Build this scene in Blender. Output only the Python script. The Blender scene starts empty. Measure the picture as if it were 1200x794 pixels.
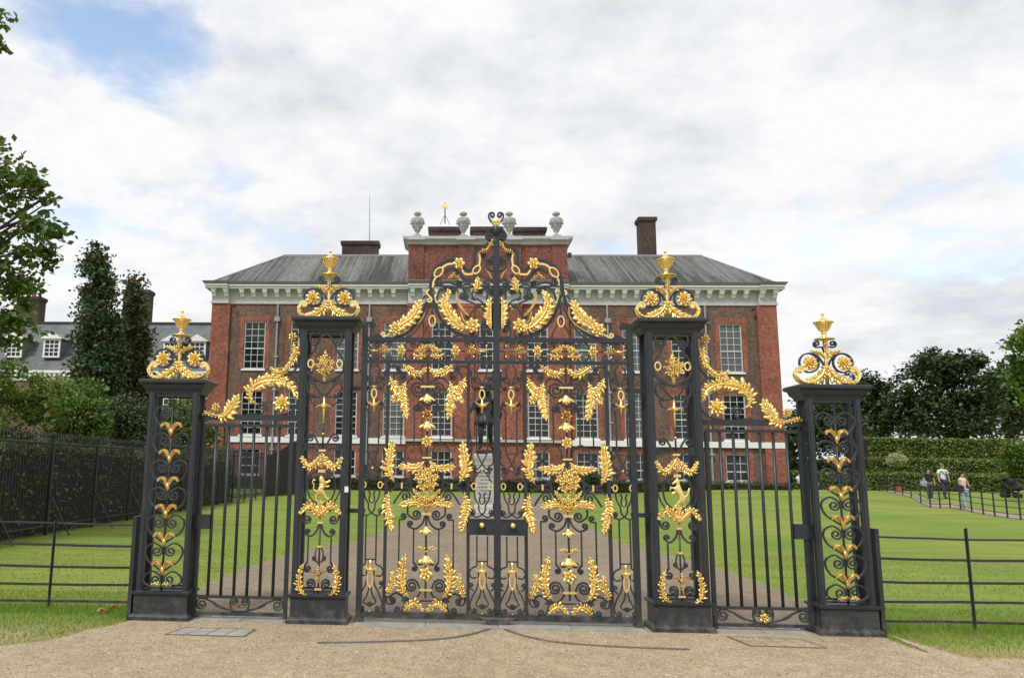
import bpy, bmesh, math, random
import numpy as np
from mathutils import Vector, Matrix
R=math.radians; PI=math.pi; V=Vector
SC=bpy.context.scene; COL=SC.collection
random.seed(7); rng=np.random.default_rng(7)

# ------------------------------------------------------------------ camera
F_PX,PITCH,YAW,ROLL,CX,CD,PPX=915.55,.1636,-.0466,.0133,-.4878,8.4899,487.36
cy_,sy_=math.cos(YAW),math.sin(YAW)
Fv=V((sy_*math.cos(PITCH),cy_*math.cos(PITCH),math.sin(PITCH)))
R0=V((cy_,-sy_,0)); U0=R0.cross(Fv)
c_,s_=math.cos(ROLL),math.sin(ROLL)
Rv=R0*c_+U0*s_; Uv=-R0*s_+U0*c_
CAM=V((CX,-CD,1.6))
cd=bpy.data.cameras.new('camera'); cam=bpy.data.objects.new('camera',cd); COL.objects.link(cam)
cam.matrix_world=Matrix(((Rv.x,Uv.x,-Fv.x,CAM.x),(Rv.y,Uv.y,-Fv.y,CAM.y),(Rv.z,Uv.z,-Fv.z,CAM.z),(0,0,0,1)))
cd.sensor_width=36; cd.lens=36*F_PX/1200; cd.shift_x=(600-PPX)/1200; cd.clip_end=3000; cd.clip_start=.05
SC.camera=cam
def ray(u,v): return (Fv*F_PX+Rv*(u-PPX)+Uv*(397-v)).normalized()
def at(u,v,y=0.):                       # point of the vertical plane at depth y
    d=ray(u,v); t=(y-CAM.y)/d.y; return CAM+d*t
def g(u,v,y=0.):
    p=at(u,v,y); return (p.x,p.z)
def sst(a,b,x):
    t=min(1,max(0,(x-a)/(b-a))); return t*t*(3-2*t)
def hgt(x,y): return .42*sst(9,20,x)*sst(23,41,y)
def gnd(u,v):                            # point of the terrain
    d=ray(u,v); z=0
    for _ in range(12):
        t=(z-CAM.z)/d.z; p=CAM+d*t; z=hgt(p.x,p.y)
    return V((p.x,p.y,z))
PX=1/107.8                                # metres per pixel on the gate plane

# ------------------------------------------------------------------ materials
def nt(name):
    m=bpy.data.materials.new(name); m.use_nodes=True
    n=m.node_tree; b=n.nodes['Principled BSDF']; return m,n,b
def N(n,t,**k):
    x=n.nodes.new(t)
    for a,v in k.items():
        if a in x.inputs: x.inputs[a].default_value=v
        else: setattr(x,a,v)
    return x
def ramp(n,fac,stops):
    r=n.nodes.new('ShaderNodeValToRGB'); e=r.color_ramp.elements
    while len(e)<len(stops): e.new(.5)
    for el,(p,c) in zip(e,stops):
        el.position=p; el.color=(*c,1) if len(c)==3 else c
    n.links.new(fac,r.inputs[0]); return r.outputs[0]
def mix(n,a,b,f,mode='MIX'):
    m=n.nodes.new('ShaderNodeMix'); m.data_type='RGBA'; m.blend_type=mode
    for s,v in ((0,f),(6,a),(7,b)):
        if hasattr(v,'is_output') or isinstance(v,bpy.types.NodeSocket): n.links.new(v,m.inputs[s])
        else: m.inputs[s].default_value=v if s==0 else (*v,1)
    return m.outputs[2]
def noise(n,scale,detail=4,rough=.6,vec=None,dim='3D'):
    x=n.nodes.new('ShaderNodeTexNoise'); x.inputs['Scale'].default_value=scale
    x.inputs['Detail'].default_value=detail; x.inputs['Roughness'].default_value=rough
    if vec is not None: n.links.new(vec,x.inputs['Vector'])
    return x.outputs['Fac']
def ocoord(n,scale=None):
    t=n.nodes.new('ShaderNodeTexCoord')
    if scale is None: return t.outputs['Object']
    m=n.nodes.new('ShaderNodeMapping'); m.inputs['Scale'].default_value=scale
    n.links.new(t.outputs['Object'],m.inputs[0]); return m.outputs[0]
def bump(n,b,h,st=.3,dist=.01):
    x=n.nodes.new('ShaderNodeBump'); x.inputs['Strength'].default_value=st; x.inputs['Distance'].default_value=dist
    n.links.new(h,x.inputs['Height']); n.links.new(x.outputs[0],b.inputs['Normal'])
def simple(name,c,rough=.5,metal=0,var=.25,scale=8,bst=0,bsc=60,bd=.003,c2=None):
    m,n,b=nt(name); co=ocoord(n)
    c2=c2 or tuple(v*(1-var) for v in c)
    f=noise(n,scale,5,.65,co)
    n.links.new(ramp(n,f,[(.32,c2),(.68,c)]),b.inputs['Base Color'])
    b.inputs['Roughness'].default_value=rough; b.inputs['Metallic'].default_value=metal
    if bst: bump(n,b,noise(n,bsc,3,.6,co),bst,bd)
    return m
M={}
M['iron']=simple('iron_paint',(.027,.035,.043),.36,0,.3,5,.35,45,.002,c2=(.016,.021,.026))
M['gold']=simple('gold_leaf',(1.0,.83,.38),.31,.86,.3,22,.30,160,.002,c2=(.95,.68,.23))
M['oldgold']=simple('worn_gold',(.88,.58,.18),.3,.9,.5,30,.2,120,.002,c2=(.45,.24,.09))
M['darkiron']=simple('far_iron',(.030,.034,.036),.5,0,.2,2)
M['stone']=simple('pale_stone',(.50,.49,.45),.8,0,.25,3,.3,30,.005)
M['white']=simple('white_paint',(.80,.79,.79),.5,0,.08,2)
M['cornice']=simple('cornice_paint',(.50,.485,.51),.6,0,.18,1.5)
M['lead']=simple('lead_sheet',(.27,.25,.28),.6,0,.2,1)
M['pipe']=simple('lead_pipe',(.34,.36,.37),.55,0,.3,3)
M['urnstone']=simple('urn_stone',(.50,.50,.48),.8,0,.55,5,.6,8,.05)
M['bronze']=simple('dark_bronze',(.034,.040,.037),.33,.5,.4,4)
M['terracotta']=simple('terracotta',(.42,.13,.07),.8,0,.3,8)
M['darkbark']=simple('bark',(.07,.055,.04),.9,0,.4,6,.8,20,.03)
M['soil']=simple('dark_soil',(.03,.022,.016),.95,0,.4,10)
M['sash']=simple('sash_paint',(.60,.60,.59),.5,0,.15,2)
M['skin']=simple('skin',(.45,.25,.17),.55,0,.1,10)
M['hair']=simple('dark_hair',(.02,.013,.01),.5,0,.2,20)
M['blueshirt']=simple('pale_blue_cloth',(.66,.76,.86),.85,0,.1,10)
M['blackcloth']=simple('black_cloth',(.02,.02,.022),.85,0,.2,10)
M['navy']=simple('navy_denim',(.03,.045,.09),.85,0,.2,10)
M['greycloth']=simple('grey_cloth',(.07,.075,.075),.85,0,.2,10)
M['pinkcloth']=simple('pale_pink_cloth',(.75,.55,.50),.85,0,.1,10)
M['lightjean']=simple('washed_denim',(.35,.48,.60),.85,0,.5,6)
M['shoe']=simple('shoe',(.5,.48,.46),.6,0,.2,10)
def dusty(m):
    n=m.node_tree; b=n.nodes['Principled BSDF']; l=b.inputs['Base Color'].links[0].from_socket
    ge=n.nodes.new('ShaderNodeNewGeometry'); sp=n.nodes.new('ShaderNodeSeparateXYZ'); n.links.new(ge.outputs['Position'],sp.inputs[0])
    mr=N(n,'ShaderNodeMapRange'); mr.inputs['From Min'].default_value=0; mr.inputs['From Max'].default_value=.34; mr.inputs['To Min'].default_value=.6; mr.inputs['To Max'].default_value=0; n.links.new(sp.outputs[2],mr.inputs[0])
    f=noise(n,9,6,.75,ge.outputs['Position']); r=ramp(n,f,[(.42,(0,0,0)),(.66,(1,1,1))])
    mu=n.nodes.new('ShaderNodeMath'); mu.operation='MULTIPLY'; n.links.new(mr.outputs[0],mu.inputs[0]); n.links.new(r,mu.inputs[1])
    c=mix(n,l,(.20,.165,.13),mu.outputs[0])
    f2=noise(n,26,5,.8,ge.outputs['Position']); r2=ramp(n,f2,[(.66,(0,0,0)),(.74,(.6,.6,.6))])
    c=mix(n,c,(.12,.055,.03),r2); n.links.new(c,b.inputs['Base Color'])
dusty(M['iron'])
def glass(name,c,r):
    m,n,b=nt(name); b.inputs['Base Color'].default_value=(*c,1); b.inputs['Roughness'].default_value=r
    co=ocoord(n); bump(n,b,noise(n,1.3,2,.5,co),.12,.05); return m
M['glass']=glass('window_glass',(.012,.015,.018),.06)
M['blind']=simple('painted_sky_sheen',(.10,.115,.125),.35,0,.15,1)  # grey that stands in for sky reflected in some panes
def brickmat(name,a,b2,mort,stain=.35):
    m,n,b=nt(name); co=ocoord(n)
    sp=n.nodes.new('ShaderNodeSeparateXYZ'); n.links.new(co,sp.inputs[0])
    ad=n.nodes.new('ShaderNodeMath'); n.links.new(sp.outputs[0],ad.inputs[0]); n.links.new(sp.outputs[1],ad.inputs[1])
    cb=n.nodes.new('ShaderNodeCombineXYZ'); n.links.new(ad.outputs[0],cb.inputs[0]); n.links.new(sp.outputs[2],cb.inputs[1])
    br=N(n,'ShaderNodeTexBrick'); n.links.new(cb.outputs[0],br.inputs['Vector'])
    br.inputs['Scale'].default_value=1; br.inputs['Brick Width'].default_value=.23; br.inputs['Row Height'].default_value=.075
    br.inputs['Mortar Size'].default_value=.008; br.inputs['Bias'].default_value=-.1
    br.inputs['Color1'].default_value=(*a,1); br.inputs['Color2'].default_value=(*b2,1); br.inputs['Mortar'].default_value=(*mort,1)
    f=noise(n,.55,6,.7,co); st=ramp(n,f,[(.33,(1-stain,)*3),(.62,(1.25,)*3)])
    f2=noise(n,4.5,4,.85,co); st2=ramp(n,f2,[(.34,(.50,)*3),(.66,(1.5,)*3)])
    n.links.new(mix(n,mix(n,br.outputs['Color'],st,1.,'MULTIPLY'),st2,1.,'MULTIPLY'),b.inputs['Base Color'])
    b.inputs['Roughness'].default_value=.9
    bump(n,b,br.outputs['Fac'],.3,-.01); return m
M['brown']=brickmat('brown_brick',(.150,.082,.060),(.100,.057,.044),(.16,.12,.10),.35)
M['red']=brickmat('red_brick',(.285,.082,.050),(.20,.060,.040),(.24,.13,.10),.32)
M['darkred']=brickmat('dull_red_brick',(.19,.055,.038),(.13,.042,.032),(.17,.10,.08),.35)
M['soot']=brickmat('sooty_brick',(.075,.042,.036),(.045,.03,.028),(.07,.055,.05),.5)
def roofmat():
    m,n,b=nt('streaked_roof'); co=ocoord(n)
    c1=noise(n,1,5,.75,ocoord(n,(4.2,.02,.05)))
    c2=noise(n,1,5,.7,ocoord(n,(.30,.02,.05)))
    ml=n.nodes.new('ShaderNodeMath'); ml.operation='ADD'; n.links.new(c1,ml.inputs[0]); n.links.new(c2,ml.inputs[1])
    tc=n.nodes.new('ShaderNodeSeparateXYZ'); n.links.new(co,tc.inputs[0])
    mr=N(n,'ShaderNodeMapRange'); mr.inputs['From Min'].default_value=14.4; mr.inputs['From Max'].default_value=17.6
    mr.inputs['To Min'].default_value=.02; mr.inputs['To Max'].default_value=-.10; n.links.new(tc.outputs[2],mr.inputs[0])
    a2=n.nodes.new('ShaderNodeMath'); n.links.new(ml.outputs[0],a2.inputs[0]); n.links.new(mr.outputs[0],a2.inputs[1])
    hf=n.nodes.new('ShaderNodeMath'); hf.operation='MULTIPLY'; hf.inputs[1].default_value=.5; n.links.new(a2.outputs[0],hf.inputs[0])
    base=ramp(n,hf.outputs[0],[(.40,(.175,.178,.165)),(.48,(.105,.108,.100)),(.52,(.034,.036,.032))])
    f3=noise(n,3.5,6,.85,co); st=ramp(n,f3,[(.36,(.45,)*3),(.62,(1.35,)*3)])
    n.links.new(mix(n,base,st,1.,'MULTIPLY'),b.inputs['Base Color']); b.inputs['Roughness'].default_value=.75
    return m
M['roof']=roofmat()
def slatemat():
    m,n,b=nt('grey_slate'); co=ocoord(n)
    br=N(n,'ShaderNodeTexBrick'); sp=n.nodes.new('ShaderNodeSeparateXYZ'); n.links.new(co,sp.inputs[0])
    cb=n.nodes.new('ShaderNodeCombineXYZ'); n.links.new(sp.outputs[0],cb.inputs[0]); n.links.new(sp.outputs[2],cb.inputs[1]); n.links.new(cb.outputs[0],br.inputs['Vector'])
    br.inputs['Scale'].default_value=1; br.inputs['Brick Width'].default_value=.35; br.inputs['Row Height'].default_value=.2; br.inputs['Mortar Size'].default_value=.012
    br.inputs['Color1'].default_value=(.155,.17,.175,1); br.inputs['Color2'].default_value=(.115,.13,.14,1); br.inputs['Mortar'].default_value=(.07,.08,.08,1)
    f=noise(n,.8,5,.7,co); st=ramp(n,f,[(.3,(.7,)*3),(.7,(1.2,)*3)])
    n.links.new(mix(n,br.outputs['Color'],st,1.,'MULTIPLY'),b.inputs['Base Color']); b.inputs['Roughness'].default_value=.7; return m
M['slate']=slatemat()
def leafmat(name,a,c,rough=.5,trans=.25,sc=.8):
    m,n,b=nt(name); gnode=n.nodes.new('ShaderNodeNewGeometry'); co=ocoord(n)
    f=noise(n,sc,3,.6,co)
    ad=n.nodes.new('ShaderNodeMath'); ad.operation='MULTIPLY_ADD'; ad.inputs[1].default_value=.45
    n.links.new(gnode.outputs['Random Per Island'],ad.inputs[0]); n.links.new(f,ad.inputs[2])
    col=ramp(n,ad.outputs[0],[(.4,a),(1.0,c)])
    n.links.new(col,b.inputs['Base Color']); b.inputs['Roughness'].default_value=rough
    tr=n.nodes.new('ShaderNodeBsdfTranslucent'); n.links.new(mix(n,col,(1.2,1.3,.5),1.,'MULTIPLY'),tr.inputs[0])
    ms=n.nodes.new('ShaderNodeMixShader'); ms.inputs[0].default_value=trans
    n.links.new(b.outputs[0],ms.inputs[1]); n.links.new(tr.outputs[0],ms.inputs[2])
    n.links.new(ms.outputs[0],n.nodes['Material Output'].inputs[0]); return m
M['leaf_near']=leafmat('plane_leaf',(.045,.085,.018),(.125,.205,.040))
M['leaf_dark']=leafmat('dark_leaf',(.026,.048,.020),(.080,.120,.042),.55,.15)
M['leaf_col']=leafmat('poplar_leaf',(.032,.060,.028),(.085,.135,.050),.5,.15)
M['leaf_brown']=leafmat('brownish_leaf',(.042,.058,.022),(.11,.125,.045),.5,.15)
M['leaf_bush']=leafmat('bush_leaf',(.050,.095,.018),(.17,.25,.045),.5,.2,.5)
M['leaf_hedge']=leafmat('hedge_leaf',(.070,.115,.026),(.21,.28,.065),.5,.15,.6)
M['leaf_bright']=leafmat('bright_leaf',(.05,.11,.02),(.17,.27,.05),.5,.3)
M['leaf_olive']=leafmat('topiary_leaf',(.26,.29,.14),(.55,.56,.33),.6,.2)
M['leaf_ivy']=leafmat('ivy_leaf',(.045,.075,.028),(.17,.22,.075),.5,.1,1.5)
M['grassblade']=leafmat('grass_blade',(.13,.23,.035),(.30,.38,.09),.6,.5,.8)
M['dryblade']=leafmat('dry_grass_blade',(.30,.29,.12),(.62,.52,.26),.7,.5,1.2)
def lawnmat():
    m,n,b=nt('lawn'); co=ocoord(n)
    f1=noise(n,1,4,.6,ocoord(n,(.25,1.1,1))); f2=noise(n,30,5,.8,co); f3=noise(n,.16,4,.65,co)
    c=ramp(n,f1,[(.3,(.160,.248,.048)),(.7,(.258,.345,.078))])
    c=mix(n,c,ramp(n,f2,[(.25,(.60,.62,.5)),(.75,(1.35,1.28,1.2))]),1.,'MULTIPLY')
    c=mix(n,c,ramp(n,f3,[(.32,(.78,.88,.75)),(.68,(1.28,1.08,1.15))]),1.,'MULTIPLY')
    # worn yellow strip on the verge before the fence line
    sp=n.nodes.new('ShaderNodeSeparateXYZ'); n.links.new(co,sp.inputs[0])
    mr=N(n,'ShaderNodeMapRange'); mr.inputs['From Min'].default_value=-.15; mr.inputs['From Max'].default_value=-.62
    n.links.new(sp.outputs[1],mr.inputs[0])
    f4=noise(n,2.5,5,.7,co)
    mm=n.nodes.new('ShaderNodeMath'); mm.operation='MULTIPLY'; n.links.new(mr.outputs[0],mm.inputs[0])
    r4=ramp(n,f4,[(.35,(.4,.4,.4)),(.6,(1,1,1))]); n.links.new(r4,mm.inputs[1])
    c=mix(n,c,(.42,.35,.19),mm.outputs[0])
    n.links.new(c,b.inputs['Base Color']); b.inputs['Roughness'].default_value=.9
    b.inputs['Specular IOR Level'].default_value=.2
    bump(n,b,f2,.7,.04); return m
M['lawn']=lawnmat()
def gravelmat(name,c1,c2,c3,sc=1):
    m,n,b=nt(name); co=ocoord(n)
    v=n.nodes.new('ShaderNodeTexVoronoi'); v.inputs['Scale'].default_value=95*sc; n.links.new(co,v.inputs['Vector'])
    f=noise(n,55*sc,4,.8,co); f2=noise(n,.7,5,.65,co); f3=noise(n,6,4,.7,co)
    c=ramp(n,v.outputs['Color'],[(.1,c1),(.5,c2),(.9,c3)])
    c=mix(n,c,ramp(n,f2,[(.3,(.86,.84,.80)),(.7,(1.10,1.10,1.10))]),1.,'MULTIPLY')
    c=mix(n,c,ramp(n,f3,[(.3,(.80,.79,.77)),(.7,(1.12,1.12,1.12))]),1.,'MULTIPLY')
    c=mix(n,c,ramp(n,f,[(.3,(.72,.70,.68)),(.65,(1.1,1.1,1.1))]),1.,'MULTIPLY')
    n.links.new(c,b.inputs['Base Color']); b.inputs['Roughness'].default_value=.95
    bump(n,b,v.outputs['Distance'],.6,.012); return m
M['gravel']=gravelmat('buff_gravel',(.33,.255,.165),(.475,.38,.255),(.64,.53,.38))
M['drive']=gravelmat('drive_gravel',(.18,.14,.095),(.28,.225,.16),(.40,.33,.24),.8)
M['path']=simple('path_surface',(.36,.28,.22),.9,0,.2,3,.3,60,.005)
M['slab']=simple('worn_slab',(.40,.385,.34),.85,0,.3,6,.4,40,.003)

# ------------------------------------------------------------------ object helpers
def wloc(o):
    v=V(o.location)
    while o.parent: o=o.parent; v+=V(o.location)
    return v
def mesh_obj(name,vs,fs,m,parent=None,smooth=False):
    me=bpy.data.meshes.new(name)
    off=wloc(parent) if parent else V((0,0,0))
    me.from_pydata([(a[0]-off.x,a[1]-off.y,a[2]-off.z) for a in vs],[],fs); 
    me.materials.append(M[m] if isinstance(m,str) else m)
    if smooth: me.polygons.foreach_set('use_smooth',[True]*len(me.polygons))
    me.update()
    o=bpy.data.objects.new(name,me); COL.objects.link(o); o.parent=parent; return o
def tag(o,label=None,cat=None,group=None,kind=None):
    if label: o['label']=label
    if cat: o['category']=cat
    if group: o['group']=group
    if kind: o['kind']=kind
    return o
def thing(name,loc,label,cat,group=None):
    o=bpy.data.objects.new(name,None); o.empty_display_size=.2; COL.objects.link(o); o.location=loc; return tag(o,label,cat,group)
class B:                                  # mesh collector in world coordinates
    def __init__(s): s.v=[]; s.f=[]
    def add(s,vs,fs):
        k=len(s.v); s.v+=[tuple(p) for p in vs]; s.f+=[tuple(i+k for i in f) for f in fs]; return s
    def box(s,x0,x1,y0,y1,z0,z1):
        v=[(x,y,z) for x in(x0,x1) for y in(y0,y1) for z in(z0,z1)]
        return s.add(v,[(0,1,3,2),(4,6,7,5),(0,4,5,1),(2,3,7,6),(0,2,6,4),(1,5,7,3)])
    def loft(s,rings,cap=True):           # rings of equal count, closed loops
        n=len(rings[0]); vs=[p for r in rings for p in r]; fs=[]
        for i in range(len(rings)-1):
            for j in range(n):
                a=i*n+j; b=i*n+(j+1)%n; fs.append((a,b,b+n,a+n))
        if cap: fs.append(tuple(range(n))[::-1]); fs.append(tuple((len(rings)-1)*n+j for j in range(n)))
        return s.add(vs,fs)
    def sqloft(s,cx,cy,prof):             # prof: (halfx, halfy, z)
        return s.loft([[(cx-a,cy-b,z),(cx+a,cy-b,z),(cx+a,cy+b,z),(cx-a,cy+b,z)] for a,b,z in prof])
    def lathe(s,cx,cy,prof,n=16,sx=1,sy=1):
        return s.loft([[(cx+max(r,1e-4)*sx*math.cos(2*PI*j/n),cy+max(r,1e-4)*sy*math.sin(2*PI*j/n),z) for j in range(n)] for r,z in prof])
    def tube(s,pts,rad,n=6):
        pts=[V(p) for p in pts]; rr=rad if isinstance(rad,(list,tuple)) else [rad]*len(pts); rings=[]
        for i,p in enumerate(pts):
            t=(pts[min(i+1,len(pts)-1)]-pts[max(i-1,0)]).normalized()
            a=t.cross(V((0,1,0))) if abs(t.y)<.9 else t.cross(V((1,0,0)))
            a.normalize(); b=t.cross(a)
            rings.append([p+(a*math.cos(2*PI*j/n)+b*math.sin(2*PI*j/n))*rr[i] for j in range(n)])
        return s.loft(rings)
    def ball(s,c,r,n=8,m=6,sx=1,sy=1,sz=1):
        return s.loft([[(c[0]+sx*r*math.sin(PI*i/m)*math.cos(2*PI*j/n)+(0),c[1]+sy*r*math.sin(PI*i/m)*math.sin(2*PI*j/n),c[2]-sz*r*math.cos(PI*i/m)) for j in range(n)] for i in [.15]+list(range(1,m))+[m-.15]])
    def out(s,name,m,parent=None,smooth=False): return mesh_obj(name,s.v,s.f,m,parent,smooth)

# ------------------------------------------------------------------ ornament in a vertical plane
def cr(pts,k=6):
    if len(pts)<3: return [tuple(p) for p in pts]
    P=[pts[0]]+list(pts)+[pts[-1]]; out=[]
    for i in range(1,len(P)-2):
        p0,p1,p2,p3=P[i-1],P[i],P[i+1],P[i+2]
        for j in range(k):
            t=j/k; out.append(tuple(.5*((2*p1[a])+(-p0[a]+p2[a])*t+(2*p0[a]-5*p1[a]+4*p2[a]-p3[a])*t*t+(-p0[a]+3*p1[a]-3*p2[a]+p3[a])*t**3) for a in(0,1)))
    out.append(tuple(pts[-1])); return out
def spiral(p,t,r,turns,side):
    a=math.atan2(t[1],t[0]); out=[]; n=int(turns*16); rad=r; x,z=p; st=2*PI/16
    for i in range(n):
        k=i/n; rad=r*(1-.80*k)
        a+=side*st*.5; x+=math.cos(a)*rad*st; z+=math.sin(a)*rad*st; a+=side*st*.5
        out.append((x,z))
    return out
def bar_mesh(b,pts,t,w,y,c0=None,c1=None,taper=False,smooth=True,knob=True):
    """flat bar along 2D points; c0/c1=(radius,turns,side) curls at the ends; t in-plane thickness, w depth"""
    P=cr(pts) if smooth else [tuple(p) for p in pts]
    if c1:
        d=(P[-1][0]-P[-2][0],P[-1][1]-P[-2][1]); P=P+spiral(P[-1],d,*c1)
    if c0:
        d=(P[0][0]-P[1][0],P[0][1]-P[1][1]); P=spiral(P[0],d,*c0)[::-1]+P
    n=len(P); rings=[]
    for i,p in enumerate(P):
        q=P[min(i+1,n-1)]; o=P[max(i-1,0)]; dx,dz=q[0]-o[0],q[1]-o[1]; l=math.hypot(dx,dz) or 1
        nx,nz=-dz/l,dx/l; h=t/2
        if taper: h*=.45+.55*math.sin(PI*min(1,max(0,(i+.5)/n)))
        rings.append([(p[0]-nx*h,y-w/2,p[1]-nz*h),(p[0]+nx*h,y-w/2,p[1]+nz*h),(p[0]+nx*h,y+w/2,p[1]+nz*h),(p[0]-nx*h,y+w/2,p[1]-nz*h)])
    b.loft(rings)
    if knob:
        for c,e in((c0,P[0]),(c1,P[-1])):
            if c: b.ball((e[0],y,e[1]),t*.85,8,5,1,w/t*.6,1)
def leaflet(b,p,dirx,dirz,L,W,y,h,curl):
    """pointed domed leaflet from p along a direction in the plane, closed solid"""
    nx,nz=-dirz,dirx
    def P(s,w,yy): return (p[0]+dirx*s+nx*w,yy,p[1]+dirz*s+nz*w)
    v=[P(0,0,y)]
    for s,w,hh,cc in((.30,.46,1,0),(.62,.50,1.1,.35),(.86,.28,.8,.8)):
        yc=y-curl*cc
        v+= [P(L*s,-W*w,yc),P(L*s,0,yc-h*hh),P(L*s,W*w,yc),P(L*s,0,yc+h*hh*.7)]
    v.append(P(L,0,y-curl*1.3))
    f=[(0,1,2),(0,2,3),(0,3,4),(0,4,1)]
    for r in(1,5):
        for j in range(4):
            a=r+j; c=r+(j+1)%4; f.append((a,a+4,c+4,c))
    f+=[(9,13,10),(10,13,11),(11,13,12),(12,13,9)]
    b.add(v,f)
def acanthus(b,pts,width,y,n=9,sides=(1,-1),depth=.022,tail=.25):
    n=int(n*1.35)+1
    P=cr(pts,8); m=len(P)
    L=[0]
    for i in range(1,m): L.append(L[-1]+math.hypot(P[i][0]-P[i-1][0],P[i][1]-P[i-1][1]))
    tot=L[-1]
    def pos(t):
        s=t*tot
        for i in range(1,m):
            if L[i]>=s:
                k=(s-L[i-1])/max(1e-9,L[i]-L[i-1]); a,c=P[i-1],P[i]
                d=math.hypot(c[0]-a[0],c[1]-a[1]) or 1
                return (a[0]+(c[0]-a[0])*k,a[1]+(c[1]-a[1])*k),((c[0]-a[0])/d,(c[1]-a[1])/d)
        a,c=P[-2],P[-1]; d=math.hypot(c[0]-a[0],c[1]-a[1]) or 1
        return P[-1],((c[0]-a[0])/d,(c[1]-a[1])/d)
    # body blade and raised midrib
    rings=[]
    for i in range(13):
        t=i/12; p,d=pos(t*.97); prof=(min(1,t/tail)**.7)*(1-.75*t**3); w=width*.19*(.2+.8*prof)
        nx,nz=-d[1],d[0]; hh=depth*(.5+.5*prof)
        rings.append([(p[0]-nx*w,y,p[1]-nz*w),(p[0]-nx*w*.25,y-hh,p[1]-nz*w*.25),(p[0],y-hh*1.7,p[1]),(p[0]+nx*w*.25,y-hh,p[1]+nz*w*.25),(p[0]+nx*w,y,p[1]+nz*w),(p[0],y+hh*.8,p[1])])
    b.loft(rings)
    for s in sides:
        for i in range(n):
            t=.06+.88*(i+.5)/n; p,d=pos(t); prof=(min(1,t/tail)**.8)*(1-.55*max(0,(t-.55)/.45)**1.5)
            a=R(60-32*t)+random.uniform(-.16,.16); dx=d[0]*math.cos(a)-s*d[1]*math.sin(a); dz=d[1]*math.cos(a)+s*d[0]*math.sin(a)
            ln=(width*.55*prof*random.uniform(.85,1.15)+width*.05)*(1 if i%2 else .74)
            leaflet(b,p,dx,dz,ln,max(ln*.46,tot/n*.66),y-depth*.5*random.random(),depth*.75,depth*1.1*random.uniform(-.2,1))
    p,d=pos(.93); leaflet(b,p,d[0],d[1],width*.36,width*.24,y-.004,depth*.6,depth*.5)
def rosette(b,c,r,y,n=8,depth=.03,layers=2):
    for k in range(layers):
        rr=r*(1-.38*k)
        for i in range(n):
            a=2*PI*(i+.5*k)/n; leaflet(b,(c[0]+math.cos(a)*rr*.12,c[1]+math.sin(a)*rr*.12),math.cos(a),math.sin(a),rr*.9,rr*5.4/n,y-depth*.45*k,depth*.42,depth*(.5+.4*k))
    b.ball((c[0],y-depth*.9,c[1]),r*.2,8,5)
def ringm(b,c,rx,rz,t,y,w,rot=0):
    n=18; rings=[]
    for i in range(n+1):
        a=2*PI*i/n; ca,sa=math.cos(a),math.sin(a); q=[]
        for rr,yy in((1,-w/2),(1,w/2),(0,w/2),(0,-w/2)):
            X=(rx-t*.5+t*rr)*ca; Z=(rz-t*.5+t*rr)*sa
            q.append((c[0]+X*math.cos(rot)-Z*math.sin(rot),y+yy,c[1]+X*math.sin(rot)+Z*math.cos(rot)))
        rings.append(q)
    b.loft(rings,False)
def bell(b,c,w,h,y,up=False):             # bell flower hanging from c (top), three splayed petals
    s=1 if up else -1
    b.lathe(c[0],y,[(.12*w,c[1]),(.24*w,c[1]+s*.25*h),(.30*w,c[1]+s*.6*h),(.36*w,c[1]+s*.8*h)] if s>0 else [(.36*w,c[1]-.8*h),(.30*w,c[1]-.6*h),(.24*w,c[1]-.25*h),(.12*w,c[1])],10,1,.7)
    for a in(-62,-30,0,30,62):
        A=R(-90*(-s)+a) if s>0 else R(-90+a)
        leaflet(b,(c[0],c[1]+s*.3*h),math.cos(A),math.sin(A),(.62 if a else .72)*h+(abs(a)>40)*.22*w,.30*w,y-.012,.012,.02)
# element lists: (kind, name, material, params) with 2D points, so that they can be mirrored
def mir(e,ax):
    k,nm,mt,p=e; q=dict(p)
    f=lambda c:(2*ax-c[0],c[1])
    if 'pts' in q: q['pts']=[f(c) for c in q['pts']]
    if 'c' in q: q['c']=f(q['c'])
    for s in('c0','c1'):
        if q.get(s): q[s]=(q[s][0],q[s][1],-q[s][2])
    if 'rot' in q: q['rot']=-q['rot']
    if 'sides' in q: q['sides']=tuple(-a for a in q['sides'])
    return (k,nm,mt,q)
def sym(es,ax): return list(es)+[mir(e,ax) for e in es]
def emit(es,parent,y=0.):
    for k,nm,mt,p in es:
        b=B(); q=dict(p); yy=y+q.pop('dy',0)+random.uniform(-.003,.003)
        if k=='bar':
            q.setdefault('w',.022); bar_mesh(b,y=yy,**q); b.out(nm,mt,parent)
        elif k=='leaf': acanthus(b,y=yy,**q); b.out(nm,mt,parent,True)
        elif k=='ros': rosette(b,y=yy,**q); b.out(nm,mt,parent,True)
        elif k=='bouquet': bouquet(b,y=yy,**q); b.out(nm,mt,parent,True)
        elif k=='ring': ringm(b,y=yy,**q); b.out(nm,mt,parent)
        elif k=='bell': bell(b,y=yy,**q); b.out(nm,mt,parent,True)
        elif k=='ball': b.ball((q['c'][0],yy,q['c'][1]),q['r'],10,7,q.get('sx',1),1,q.get('sz',1)); b.out(nm,mt,parent,True)
        elif k=='rod':
            P=[(a,yy,c) for a,c in q['pts']]; b.tube(P,q['r'],8); b.out(nm,mt,parent,True)
        elif k=='urn': urnfinial(b,q['c'],yy,q['s']); b.out(nm,mt,parent,True)
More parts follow.
